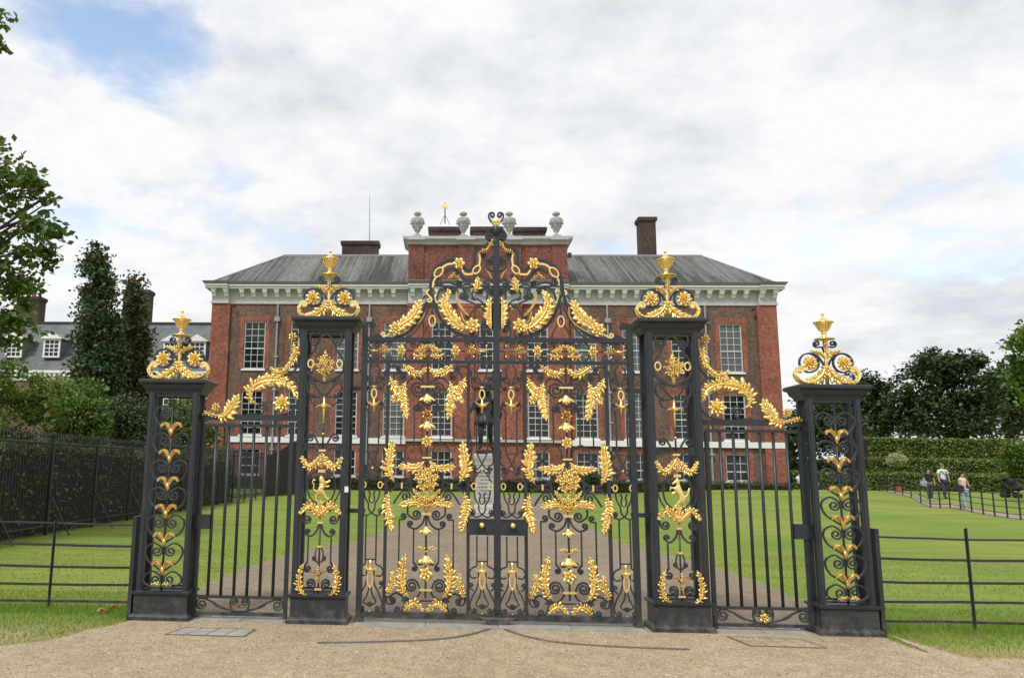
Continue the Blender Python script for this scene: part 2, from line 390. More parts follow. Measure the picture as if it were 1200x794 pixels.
def urnfinial(b,c,y,s):
    prof=[(.55,0),(1.,.02),(1.04,.07),(.8,.10),(.42,.16),(.22,.30),(.18,.46),(.34,.52),(.2,.58),(.3,.68),(.46,.85),(.64,1.15),(.72,1.30),(1.0,1.36),(1.02,1.42),(.62,1.48),(.25,1.72),(.12,1.88),(.05,1.98)]
    b.lathe(c[0],y,[(r*s*.76,c[1]+z*s) for r,z in prof],16)
    b.ball((c[0],y,c[1]+2.08*s),.13*s,8,6)
    for i in range(12):
        a=2*PI*i/12
        b.tube([(c[0]+r*s*.76*math.cos(a),y+r*s*.76*math.sin(a),c[1]+z*s) for r,z in((.32,.70),(.50,.85),(.70,1.15),(.82,1.33))],.05*s,5)
def bouquet(b,c,r,y,n=16,seed=3):
    rd=random.Random(seed)
    for i in range(n):
        k=math.sqrt((i+.3)/n); a=i*2.39996; x=c[0]+r*.88*k*math.cos(a); z=c[1]+r*.82*k*math.sin(a); yy=y-.055*(1-k*k)
        rosette(b,(x,z),r*.27*rd.uniform(.75,1.3),yy-rd.uniform(0,.03),5,.03,1)
    for i in range(9):
        a=2*PI*i/9+.3; leaflet(b,(c[0]+r*.6*math.cos(a),c[1]+r*.6*math.sin(a)),math.cos(a),math.sin(a),r*.5,r*.28,y+.005,.012,.02)
# pixel shorthands on the gate plane (left half of the gate)
GY=0.
def G(*ps):
    return [g(u,v,GY) for u,v in ps]
def g1(u,v): return g(u,v,GY)
IT=.020                                    # iron scroll thickness
def sc(ps,c0=None,c1=None,t=IT,nm='scroll',mt='iron',**k):
    cc=[None if c is None else (c[0]*PX,c[1],c[2]) for c in(c0,c1)]
    return ('bar',nm,mt,dict(pts=G(*ps),t=t,c0=cc[0],c1=cc[1],**k))
def lf(ps,w,n=9,nm='acanthus_leaf',mt='gold',dy=-.02,**k): return ('leaf',nm,mt,dict(pts=G(*ps),width=w*PX,n=n,dy=dy,**k))
def rs(u,v,r,n=8,nm='rosette',mt='gold',layers=2): return ('ros',nm,mt,dict(c=g1(u,v),r=r*PX,n=n,dy=-.03,layers=layers))
def rg(u,v,rx,rz,t=1.6,mt='gold',rot=0,nm='ring'): return ('ring',nm,mt,dict(c=g1(u,v),rx=rx*PX,rz=rz*PX,t=t*PX,w=.03,rot=rot))
def bl(u,v,w,h,up=False,mt='gold',nm='bell_flower'): return ('bell',nm,mt,dict(c=g1(u,v),w=w*PX,h=h*PX,up=up,dy=-.005))
def ba(u,v,r,sx=1,sz=1,mt='gold',nm='bead'): return ('ball',nm,mt,dict(c=g1(u,v),r=r*PX,sx=sx,sz=sz))
def vb(u,v0,v1,t=IT,nm='bar',mt='iron',top=None):    # vertical bar: X fixed at the mean
    x=g1(u,(v0+v1)/2)[0]; z0=g1(u,v0)[1]; z1=g1(u,v1)[1]
    return ('bar',nm,mt,dict(pts=[(x,z0),(x,z1)],t=t,w=max(.02,t)))

M['boarddark']=simple('dark_board',(.025,.027,.028),.6,0,.2,2)
M['potred']=simple('red_chimney_pot',(.40,.07,.05),.8,0,.2,4)
SUN_E,SKY_S,EXPO,CL=2.1,.12,.12,.90
# ------------------------------------------------------------------ the central double gate
AC=g1(499.5,620)[0]; AO=g1(434.5,640)[0]; AI=g1(565,640)[0]
Zb=g1(500,720.5)[1]; ZA=g1(500,398)[1]; ZB=g1(500,424)[1]
XH=g1(421,690)[0]; XM1=g1(451,650)[0]; XM2=g1(548.5,650)[0]
def rail(x0,x1,z,t,w,nm='rail'): return ('bar',nm,'iron',dict(pts=[(x0,z),(x1,z)],t=t,w=w))
def stile(x,z0,z1,t,w,nm='stile'): return ('bar',nm,'iron',dict(pts=[(x,z0),(x,z1)],t=t,w=w))
# --- half of the middle panel (left half), mirrored about AC
mid=[
 lf([(471,426),(482,435),(492,438),(499,432)],13,8),
 sc([(463,449),(462,440),(468,434),(474,438)],None,(4,1.2,-1)),
 sc([(452,434),(458,429),(466,429)],(3.5,1,1),(3,1,-1)),
 sc([(476,470),(475,455),(479,446),(487,442),(495,446)],None,(10.5,2.1,-1)),
 lf([(476.5,446),(472,459),(474,474),(477,489)],17,9),
 lf([(457,441),(461,451),(465,460),(461,470)],15,7),
 sc([(499,476),(494,470),(489,474)],None,(3.2,1.2,1)),
 sc([(499,487),(493,481),(488,481)],None,(3,1.1,-1)),
 vb(485.5,478,522,.014), vb(470,488,520,.014),
 sc([(474,537),(475,526),(484,519.5),(492,524),(495,536)],(2.6,1.1,-1),(2.6,1.1,1),t=.015),
 lf([(462,565),(455,549),(457,534),(459,519)],19,9,nm='tall_acanthus_leaf'),
 lf([(498,539),(491,547),(481,548),(469,546)],14,9),
 sc([(456,560),(463,566),(471,567),(480,563),(486,556)],None,None,t=.024),
 sc([(455,577),(462,571),(471,570),(480,573),(487,581)],None,None,t=.024),
 ('bar','collar','gold',dict(pts=G((471,565),(471,572)),t=.018,w=.045,dy=0)),
 sc([(461,590),(466,582),(470,577)],None,(6.2,1.5,-1)),
 lf([(456,575),(453,590),(456,605),(459,621)],16,9,nm='tall_acanthus_leaf'),
 lf([(498,598),(491,589),(482,588),(470,591)],14,9),
 sc([(478,594),(478,602),(484,607)],None,(5.6,1.5,1)),
 sc([(498,604),(495,613),(487,619),(480,617)],None,(3.6,1.2,-1)),
 vb(484.5,619,660,.016),
 sc([(484.5,658),(488,663)],None,(3.2,1.2,-1)),
 vb(467.5,608,668,.016),
 sc([(467.5,608),(472,608)],None,(3.6,1.2,1)),
 sc([(498,659),(491,661),(489,656)],None,None,t=.016),
 lf([(480,700),(471,688),(471,668),(475,650)],15.5,9,nm='tall_acanthus_leaf'),
 lf([(454,700),(456,691),(460,682),(460,670)],11,7),
 sc([(474,700),(484,702),(492,694),(490,684)],None,(7.4,1.9,1)),
 sc([(470,703),(499,703.5)],None,None,t=.016),
 sc([(452,698),(454,706),(459,707)],None,(3.8,1.3,1)),
 sc([(455,700),(464,694),(472,699),(474,708),(470,716)],None,(4.2,1.3,-1)),
 lf([(472,717),(479,709),(487,706),(495,714)],12,7),
]
midc=[ # on the axis
 ('bar','collar','gold',dict(pts=[(AC-.075,g1(500,453)[1]),(AC+.075,g1(500,453)[1])],t=.020,w=.05,dy=-.004)),
 vb(500,425,700,.022,'spine_bar'),
 bl(501,461,17,12), bl(501,492,16,13), ('ros','flower_cluster','gold',dict(c=(AC,g1(500,517)[1]),r=7*PX,n=7,dy=-.02)),
 ('ros','flower_cluster','oldgold',dict(c=(AC,g1(500,486)[1]),r=7*PX,n=7,dy=-.01)),
 ('bar','collar','gold',dict(pts=[(AC-.05,g1(500,536)[1]),(AC+.05,g1(500,536)[1])],t=.020,w=.05,dy=-.004)),
 ('bar','collar','gold',dict(pts=[(AC-.05,g1(500,601.5)[1]),(AC+.05,g1(500,601.5)[1])],t=.022,w=.05,dy=-.004)),
 ('bar','collar','gold',dict(pts=[(AC-.07,g1(500,690.5)[1]),(AC+.07,g1(500,690.5)[1])],t=.020,w=.05,dy=-.004)),
 ('ring','hoop','iron',dict(c=(AC,g1(500,565)[1]),rx=19*PX,rz=22*PX,t=.022,w=.03)),
 ('bouquet','flower_bouquet','gold',dict(c=(AC,g1(500,562)[1]),r=14*PX,n=12,dy=-.03)),
 ('leaf','acanthus_leaf','gold',dict(pts=[(AC,g1(500,600)[1]),(AC,g1(500,576)[1])],width=10*PX,n=4,dy=-.03)),
 ('leaf','acanthus_leaf','gold',dict(pts=[(AC,g1(500,588)[1]),(AC-.07,g1(500,583)[1]),(AC-.14,g1(500,573)[1])],width=8*PX,n=5,dy=-.03)),
 ('leaf','acanthus_leaf','gold',dict(pts=[(AC,g1(500,588)[1]),(AC+.07,g1(500,583)[1]),(AC+.14,g1(500,573)[1])],width=8*PX,n=5,dy=-.03)),
 bl(499.5,616,13,10), bl(499.5,650,20,11),
 ('ros','open_flower','gold',dict(c=(AC,g1(500,672)[1]),r=8.5*PX,n=5,dy=-.01)),
 ('leaf','flower_petal','gold',dict(pts=[(AC,g1(500,648)[1]),(AC-.04,g1(500,641)[1]),(AC-.10,g1(500,642)[1])],width=6*PX,n=3,dy=-.01)),
 ('leaf','flower_petal','gold',dict(pts=[(AC,g1(500,648)[1]),(AC+.04,g1(500,641)[1]),(AC+.10,g1(500,642)[1])],width=6*PX,n=3,dy=-.01)),
]
# --- the narrow strips, given for the outer strip; half, mirrored about the strip axis
def strip(ax,lock):
    def q(du,v): return (ax+du*PX, g1(470,v)[1])
    h=lambda ps,c0=None,c1=None,t=.015,nm='scroll': ('bar',nm,'iron',dict(pts=[q(*p) for p in ps],t=t,c0=None if c0 is None else (c0[0]*PX,c0[1],c0[2]),c1=None if c1 is None else (c1[0]*PX,c1[1],c1[2])))
    half=[
     h([(-2,427),(-6,433),(-4,442),(-1,449)]),
     h([(-12,436),(-12,448),(-10,455)],(2.6,1.1,1),(2.8,1.2,1)),
     h([(-1,450),(-9,446)],None,(3,1.2,-1)),
     ('leaf','winglet','gold',dict(pts=[q(0,476),q(-4,473.5),q(-7,471)],width=4.5*PX,n=3,dy=-.01)),
     h([(-6.5,530),(-6.5,484),(-10,479),(-11,474)],None,(3,1.2,-1)),
     h([(-6.5,528),(-3,536),(2,545),(8,550)],None,(3,1.1,-1)),
     h([(-12,528),(-13,540),(-8,545)],(2.5,1.1,1),(3,1.2,-1)),
     h([(0,548),(-6,555),(-11,564)]),
     ('ring','ring','gold',dict(c=q(-9.5,568),rx=2.4*PX,rz=3.6*PX,t=1.3*PX,w=.03)),
     ('ball','bead','gold',dict(c=q(-13.3,567.5),r=1.*PX)),
     h([(-9.5,572),(-8,582),(-4,590),(-3.5,596),(0,601),(6,604),(11,602)],None,(3.2,1.25,1)),
     h([(-4,575),(-2,579),(-3,583),(-2.5,587),(0,589)]),
     h([(-13,588),(-13,600)],None,(2.4,1.,1)),
     h([(-6,656),(-6.5,661),(-12,664),(-14.5,670),(-11.5,675),(-6,674)]),
     h([(-4.5,668),(-4,678),(-6,687),(-11,697),(-14,707),(-12,714)],None,(3.3,1.3,1)),
     h([(-10,690),(-14,686)],None,(2.8,1.1,-1)),
     h([(-1,688),(-3,697),(-7,705),(-4,708),(-1,710)],None,(2.6,1.1,1)),
     ('leaf','winglet','gold',dict(pts=[q(0,668),q(-3,667),q(-6,666)],width=5*PX,n=3,dy=-.01)),
    ]
    if not lock: half.append(h([(-6,604),(-6,656)]))
    else: half.append(h([(-6,626),(-6,656)]))
    ctr=[
     ('ball','drop_bead','gold',dict(c=q(0,453),r=3.2*PX,sx=1,sz=.4)),
     ('ring','ring','gold',dict(c=q(0,461),rx=3*PX,rz=5.4*PX,t=1.5*PX,w=.03)),
     ('rod','gilt_stem','gold',dict(pts=[q(0,466),q(0,483)],r=1.3*PX,dy=-.01)),
     ('ball','drop_bead','gold',dict(c=q(0,474),r=2.6*PX,sz=1.3)),
     ('bar','bar','iron',dict(pts=[q(-6.5,530),q(6.5,530)],t=.012)),
     ('ball','bead','gold',dict(c=q(0,548.5),r=1.6*PX)),
     ('ball','bead','gold',dict(c=q(0,587.5),r=1.3*PX)),
     ('bar','bar','iron',dict(pts=[q(-6.5,655.5),q(6.5,655.5)],t=.014)),
     ('ball','bud','gold',dict(c=q(0,659.5),r=2.6*PX,sz=1.5)),
     ('ball','bud','gold',dict(c=q(0,667),r=3.*PX,sz=.8)),
     ('ring','ring','gold',dict(c=q(0,678),rx=3.2*PX,rz=8*PX,t=1.7*PX,w=.03)),
     ('ball','drop_bead','gold',dict(c=q(0,688),r=1.7*PX,sz=1.5)),
     ('ball','bead','gold',dict(c=q(0,717),r=1.2*PX)),
    ]
    return sym(half,ax)+ctr
# --- band between the two upper rails
def zz(v): return g1(500,v)[1]
band=[
 ('rod','gilt_shaft','gold',dict(pts=[(XH+.04,zz(411)),(XH+.17,zz(411))],r=.013)),
 ('leaf','forked_leaf','gold',dict(pts=[(XH+.14,zz(411)),(XH+.19,zz(409)),(XH+.25,zz(406.5))],width=.05,n=3)),
 ('leaf','forked_leaf','gold',dict(pts=[(XH+.14,zz(411)),(XH+.19,zz(412)),(XH+.28,zz(411.5))],width=.05,n=3)),
 ('rod','gilt_tassel','gold',dict(pts=[(XH+.41,zz(403)),(XH+.41,zz(420))],r=[.012,.028,.030,.012] and .022)),
 ('ros','tassel_flower','gold',dict(c=(XH+.40,zz(411)),r=.055,n=6,dy=-.02)),
 ('leaf','fan_leaf','gold',dict(pts=[(XH+.54,zz(411)),(XH+.60,zz(411)),(XH+.68,zz(405))],width=.09,n=4,dy=-.01)),
 ('leaf','fan_leaf','gold',dict(pts=[(XH+.53,zz(413)),(XH+.57,zz(418)),(XH+.66,zz(417))],width=.09,n=4,dy=-.01)),
 ('ball','bead','gold',dict(c=(XH+.75,zz(411)),r=.022)),
 ('bar','bar','iron',dict(pts=[(XH,zz(411)),(-.03,zz(411))],t=.016,w=.02)),
]
for k,xx in enumerate((.10,.24,.50,.64)):
    for s in(1,-1):
        zc=zz(411)+s*.062
        band.append(('bar','scroll','iron',dict(pts=[(XH+xx-.05,zc-.035*s),(XH+xx-.055,zc+.01*s),(XH+xx,zc+.045*s)],t=.014,c1=(.040,1.3,-s if True else s))))
for xx in (.06,.20,.58,.70):
    for s in(1,-1): band.append(('ball','bead','gold' if xx in(.06,.20) else 'iron',dict(c=(XH+xx,zz(411)+s*.060),r=.014)))
XE=-.045
bandm=[mir(e,(XH+XE)/2) for e in band if e[1]!='bar']
# --- cresting of one leaf
crest=[
 sc([(441,393),(432,396),(427,389),(427,381),(434,378)],(5,1.4,-1),(4,1.2,-1),t=.026),
 sc([(446,397),(463,396),(480,388),(492,372),(500,355),(505,338),(506,327)],None,None,t=.036,nm='ogee_arm'),
 sc([(448,400),(466,399),(484,391),(495,376),(503,360)],None,None,t=.018),
 sc([(506,345),(511,362),(520,378),(535,390),(556,396),(574,397)],None,None,t=.036,nm='ogee_arm'),
 sc([(495,397),(498,388),(504,377),(507,357)],(4.5,1.3,1),None,t=.016),
 sc([(518,397),(515,388),(509,377),(506,357)],(4.5,1.3,-1),None,t=.016),
 rg(506.5,376,3.6,6.4,1.5,nm='ring'),
 lf([(463,389),(472,380),(484,371),(493,355)],20,10,nm='horn_leaf'),
 rs(464,386,9,7,'rosette'),
 sc([(470,391),(486,382),(496,371),(497,359)],None,None,t=.013,mt='oldgold',nm='gilt_edge'),
 sc([(451,394),(455,392),(461,388)],(3.2,1.,-1),None,t=.016,mt='gold',nm='gilt_curl'),
 lf([(553,386),(542,384),(531,375),(523,362),(522,352),(527,342)],20,13,nm='horn_leaf'),
 rs(554,382,9.5,7,'rosette'),
 sc([(515,361),(517,371),(528,379),(540,388)],None,None,t=.013,mt='oldgold',nm='gilt_edge'),
 sc([(549,370),(541,361),(536,352),(535,342)],None,None,t=.030,mt='oldgold',nm='ribbed_horn',w=.03,taper=True),
 sc([(540,365),(544,376),(552,378)],None,None,t=.014,mt='oldgold',nm='gilt_edge'),
 sc([(505,349),(500,343),(503,339)],(3.3,1.1,-1),None,t=.018,mt='gold',nm='gilt_curl'),
 sc([(508,349),(513,343),(510,339)],(3.3,1.1,1),None,t=.018,mt='gold',nm='gilt_curl'),
 # serpentine top band
 sc([(504,340),(506,326),(512,314),(524,306),(535,305)],None,None,t=.034,nm='serpentine_band'),
 sc([(521,320),(530,315),(537,319),(545,328),(556,328),(564,322)],None,None,t=.032,nm='serpentine_band'),
 sc([(540,311),(549,317),(556,310),(556,300),(557,294),(566,290),(578,281)],None,None,t=.034,nm='serpentine_band'),
 sc([(507,337),(508,330),(511,325)],None,None,t=.018,mt='gold',nm='gilt_link'),
 rg(514,319,4.,6.8,1.6,rot=R(-38),nm='link_ring'),
 sc([(518,314),(524,310),(531,309)],None,None,t=.020,mt='gold',nm='gilt_link'),
 rs(538,309.5,7.4,6,'six_petal_flower'),
 sc([(541,315),(545,321),(554,321)],None,None,t=.020,mt='gold',nm='gilt_link'),
 rg(558.5,316,3.6,5.6,1.6,rot=R(-38),nm='link_ring'),
 sc([(561.5,311),(562.5,303),(561,297)],None,None,t=.020,mt='gold',nm='gilt_link'),
 lf([(560,297),(566,295),(571,293),(574,288)],6,5,nm='gilt_leaf'),
 lf([(572,291),(575,287),(579,282)],7,4,nm='gilt_leaf'),
 lf([(524,327),(529,325),(533,320)],5,3,nm='gilt_leaf'),
 lf([(532,325),(536,325),(541,330)],5,3,nm='gilt_leaf'),
 lf([(555,343),(559,337),(560,328)],13,4,nm='small_acanthus_leaf'),
 sc([(569,315),(573,320),(576,326)],None,None,t=.015,mt='oldgold',nm='gilt_edge'),
 ('leaf','half_leaf','gold',dict(pts=[(-.055,g1(578,389)[1]),(-.060,g1(578,372)[1]),(-.058,g1(578,353)[1])],width=19*PX,n=9,sides=(1,),dy=-.02)),
 ba(569,361.5,1.7), ba(565,359,1.4), ba(563,362,1.2),
 # iron scrollwork in the head
 sc([(512,352),(514,342),(522,336)],None,(4.6,1.4,-1)),
 sc([(578,396),(566,394),(565,386)],None,(5.2,1.7,-1)),
 sc([(531,338),(540,336),(546,344)],(3.4,1.2,1),(4.6,1.5,-1)),
 sc([(550,372),(556,362),(566,356),(577,358)],(3,1.1,-1),None,t=.016),
 sc([(546,352),(556,356),(570,366)],(3.6,1.3,-1),None,t=.016),
 sc([(552,350),(562,352),(577,366)],None,None,t=.016),
 sc([(556,352),(553,345),(556,338)],None,(5.8,1.6,-1)),
 sc([(578,357),(571,352),(571,343)],None,(4.6,1.5,-1)),
 sc([(578,330),(571,327),(567,332)],None,(4.4,1.4,1)),
 sc([(578,341),(570,341),(563,336)],(3,1.,1),(4,1.3,1),t=.016),
 sc([(578,318),(571,316),(570,309)],None,(4.2,1.3,-1)),
 sc([(578,301),(572,305),(566,303)],None,(3.6,1.2,-1)),
 sc([(514,334),(524,331),(535,334)],(3,1.1,-1),(3,1.1,1),t=.016),
 sc([(541,335),(550,333),(560,343)],(3,1.1,-1),(3.6,1.2,1),t=.016),
 sc([(516,327),(518,334),(526,339)],(2.8,1.,1),(3,1.1,-1),t=.015),
 sc([(505,336),(512,335),(528,336),(545,337),(562,335),(578,336)],None,None,t=.016),
 sc([(526,398),(540,392),(551,394)],None,(3.5,1.2,1),t=.016),
 sc([(577,379),(571,372),(566,376)],None,(3.4,1.2,1),t=.015),
 sc([(556,397),(561,390),(558,385)],None,(3,1.1,1),t=.015),
 sc([(496,350),(500,346),(505,353)],None,(2.6,1.,-1),t=.014),
]
frame=[
 stile(XH,.035,g1(428,381)[1],.060,.07,'hinge_stile'),
 stile(XM1,Zb,ZB,.034,.04,'upright'), stile(XM2,Zb,ZB,.034,.04,'upright'),
 stile(-.017,.05,g1(581,275)[1],.030,.07,'meeting_stile'),
 rail(XH,-.01,Zb,.060,.062,'bottom_rail'), rail(XH,-.01,ZA,.046,.055), rail(XH,-.01,ZB,.032,.05),
]
leafe=frame+sym(mid,AC)+midc+strip(AO,False)+strip(AI,True)+band+bandm+crest
def build_leaf(sx):
    tr=(lambda e:e) if sx<0 else (lambda e:mir(e,0))
    x=XH if sx<0 else -XH
    t=thing('gate_leaf',(x,0,0),('left' if sx<0 else 'right')+'-hand leaf of the tall central black and gilded gate','gate','leaves of the central gate')
    emit([tr(e) for e in leafe],t)
    # lock box and ring pull
    a,b_=(-.30,-.068) if sx<0 else (.068,.30)
    xa,xb=sorted((XM2*(-sx) if sx>0 else XM2,.019*sx))
    z0,z1=g1(565,626)[1],g1(565,607.5)[1]
    lb=B().box(xa,xb,-.045,.045,z0,z1).box(xa+.0,xb,-.052,-.046,z0,z0+.012).box(xa,xb,-.052,-.046,z1-.012,z1).out('lock_box','iron',t)
    kx=(xa+xb)/2; kz=(z0+z1)/2+.02
    k=B(); k.ball((kx,-.075,kz),.030,10,8); k.tube([(kx,-.045,kz),(kx,-.075,kz)],.012); k.out('gilt_knob','gold',lb,True)
    r=B(); ringm(r,(kx,kz-.045),.048,.045,.012,-.07,.014); r.out('ring_pull','iron',lb)
    # pivot foot at the hinge, strap ties to the pier
    B().box(x-.045,x+.045,-.05,.05,.0,.06).out('pivot_shoe','iron',t)
    for v in (455,598):
        z=g1(420,v)[1]; B().box(min(x,x+sx*.13),max(x,x+sx*.13),-.02,.02,z-.022,z+.022).out('hinge_strap','iron',t)
    return t
LL=build_leaf(-1); RL=build_leaf(1)
# centre foot and finial belong to the left-hand leaf's cover strip
f=B().sqloft(0,0,[(.05,.06,.0),(.075,.07,.02),(.15,.065,.075),(.19,.05,.095)]); f.out('stop_foot','iron',LL)
f=B(); f.box(-.036,.036,-.050,-.036,.14,g1(581,275)[1]); f.out('cover_strip','iron',LL)
zt=g1(581,268)[1]
f=B(); f.lathe(0,-.02,[(.04,zt-.10),(.055,zt-.03),(.045,zt),(.035,zt+.03)],12); f.out('finial_cap','iron',LL,True)
fin=[('bar','finial_volute','iron',dict(pts=[(-.02,zt+.00),(-.07,zt-.02),(-.105,zt-.07)],t=.026,w=.05,c1=(.040,1.35,1))),]
emit(sym(fin,0),LL,-.02)
fin=[('bar','finial_curl','iron',dict(pts=[(-.012,zt+.05),(-.055,zt+.075),(-.080,zt+.125)],t=.018,w=.03,c1=(.040,1.15,-1)))]
emit(sym(fin,0),LL,-.02)
f=B(); f.lathe(0,-.02,[(.045,zt+.01),(.03,zt+.03),(.055,zt+.06),(.062,zt+.085),(.03,zt+.09)],12); f.out('finial_cup','gold',LL,True)

# ------------------------------------------------------------------ side gates and their overthrows
def sidegate(sx):
    tr=(lambda e:e) if sx<0 else (lambda e:mir(e,0))
    lab='left' if sx<0 else 'right'
    Zt=g1(290,498.5)[1]; Z1=g1(280,699)[1]; Z0=g1(280,718.5)[1]; Zr=g1(290,489)[1]
    xl,xr=g1(228.5,690)[0],g1(335,690)[0]
    t=thing('side_gate',(sx*(-xr),0,0),f'low black barred side gate {"on the lion side, left of" if sx<0 else "on the horse side, right of"} the central pair','gate','barred side gates')
    es=[stile(xl,.03,Zt,.040,.045),stile(xr,.03,Zt,.040,.045),rail(xl,xr,Zt,.034,.04),rail(xl,xr,Z1,.030,.04),rail(xl,xr,Z0,.034,.04)]
    for i in range(1,7):
        x=xl+(xr-xl)*i/7; es.append(('rod','bar','iron',dict(pts=[(x,Z1),(x,Zt)],r=.017)))
    c=(xl+xr)/2; w=(xr-xl)/2; h=Z1-Z0; zc=(Z0+Z1)/2
    half=[('bar','scroll','iron',dict(pts=[(c-.03,Z0+.02),(c-.16,Z0+.05),(c-.30,Z1-.05),(c-.38,Z1-.02)],t=.018,c1=(.062,1.7,1))),
          ('bar','scroll','iron',dict(pts=[(c-.27,Z0+.09),(c-.21,Z0+.06),(c-.10,Z0+.04)],t=.014)),
          ('bar','scroll','iron',dict(pts=[(c-.27,Z0+.09),(c-.29,Z1-.05)],t=.014)),
          ('bar','scroll','iron',dict(pts=[(c-.0,Z0+.02),(c-.08,Z0+.035),(c-.10,zc+.02)],t=.017,c1=(.045,1.5,-1)))]
    es+=sym(half,c)
    if sx>0: es+= [('ros','small_flower','gold',dict(c=(c,zc-.01),r=.05,n=5,dy=-.02))]
    else: es+=[('ros','small_flower','oldgold',dict(c=(c,zc-.01),r=.03,n=5,dy=-.01))]
    emit([tr(e) for e in es],t)
    za,zb2=g1(234,619)[1],g1(234,602)[1]; a,b_=sorted((sx*-g1(221,610)[0],sx*-g1(247,610)[0])); 
    B().box(a,b_,-.035,.035,za,zb2).out('lock_box','iron' ,t)
    # overthrow rail fixed between the piers
    xa,xb=g1(232,489)[0],g1(350,489)[0]
    t2=thing('overthrow',(sx*(-(xa+xb)/2),0,Zr),f'gilded scroll overthrow above the {lab}-hand side gate','gate crest','gilded overthrows of the side gates')
    es=[rail(xa,xb,Zr,.062,.06,'top_rail'),
     sc([(236,487),(244,485),(256,488),(267,484),(273,479)],None,None,t=.030,mt='gold',nm='gilt_wave'),
     lf([(236,487),(243,484),(250,486),(257,488)],8,6), lf([(254,486),(263,488),(271,480),(279,466)],21,9,nm='plume_leaf'),
     rs(254,477,5.2,7), 
     lf([(302,474),(294,468),(294,458),(302,450),(316,446),(331,447),(343,454),(350,468)],20,17,nm='arched_acanthus'),
     rs(331,473,11,8,'rosette',layers=3),
     sc([(286,487),(296,484),(304,486),(311,480)],None,(5.8,1.6,1),t=.016),
     sc([(318,488),(338,484),(348,474),(352,462)],None,None,t=.020),
     rs(344,395,5.4,7),
     lf([(344,401),(347,412),(343,424),(336,432)],13,8), lf([(352,402),(350,412),(346,420)],8,5),
     lf([(340,430),(332,436),(324,436),(318,431)],9,7), lf([(345,425),(338,432),(330,440),(321,440)],8,6),
     sc([(318,439),(322,432),(334,430),(344,420),(350,405),(350,394)],None,None,t=.014,mt='oldgold',nm='gilt_stem'),
     sc([(336,442),(348,430),(352,414),(353,398),(346,388)],None,None,t=.020),
     sc([(350,452),(344,440),(330,440)],None,(3,1,1),t=.014)]
    emit([tr(e) for e in es],t2)
    return t,t2
sidegate(-1); sidegate(1)

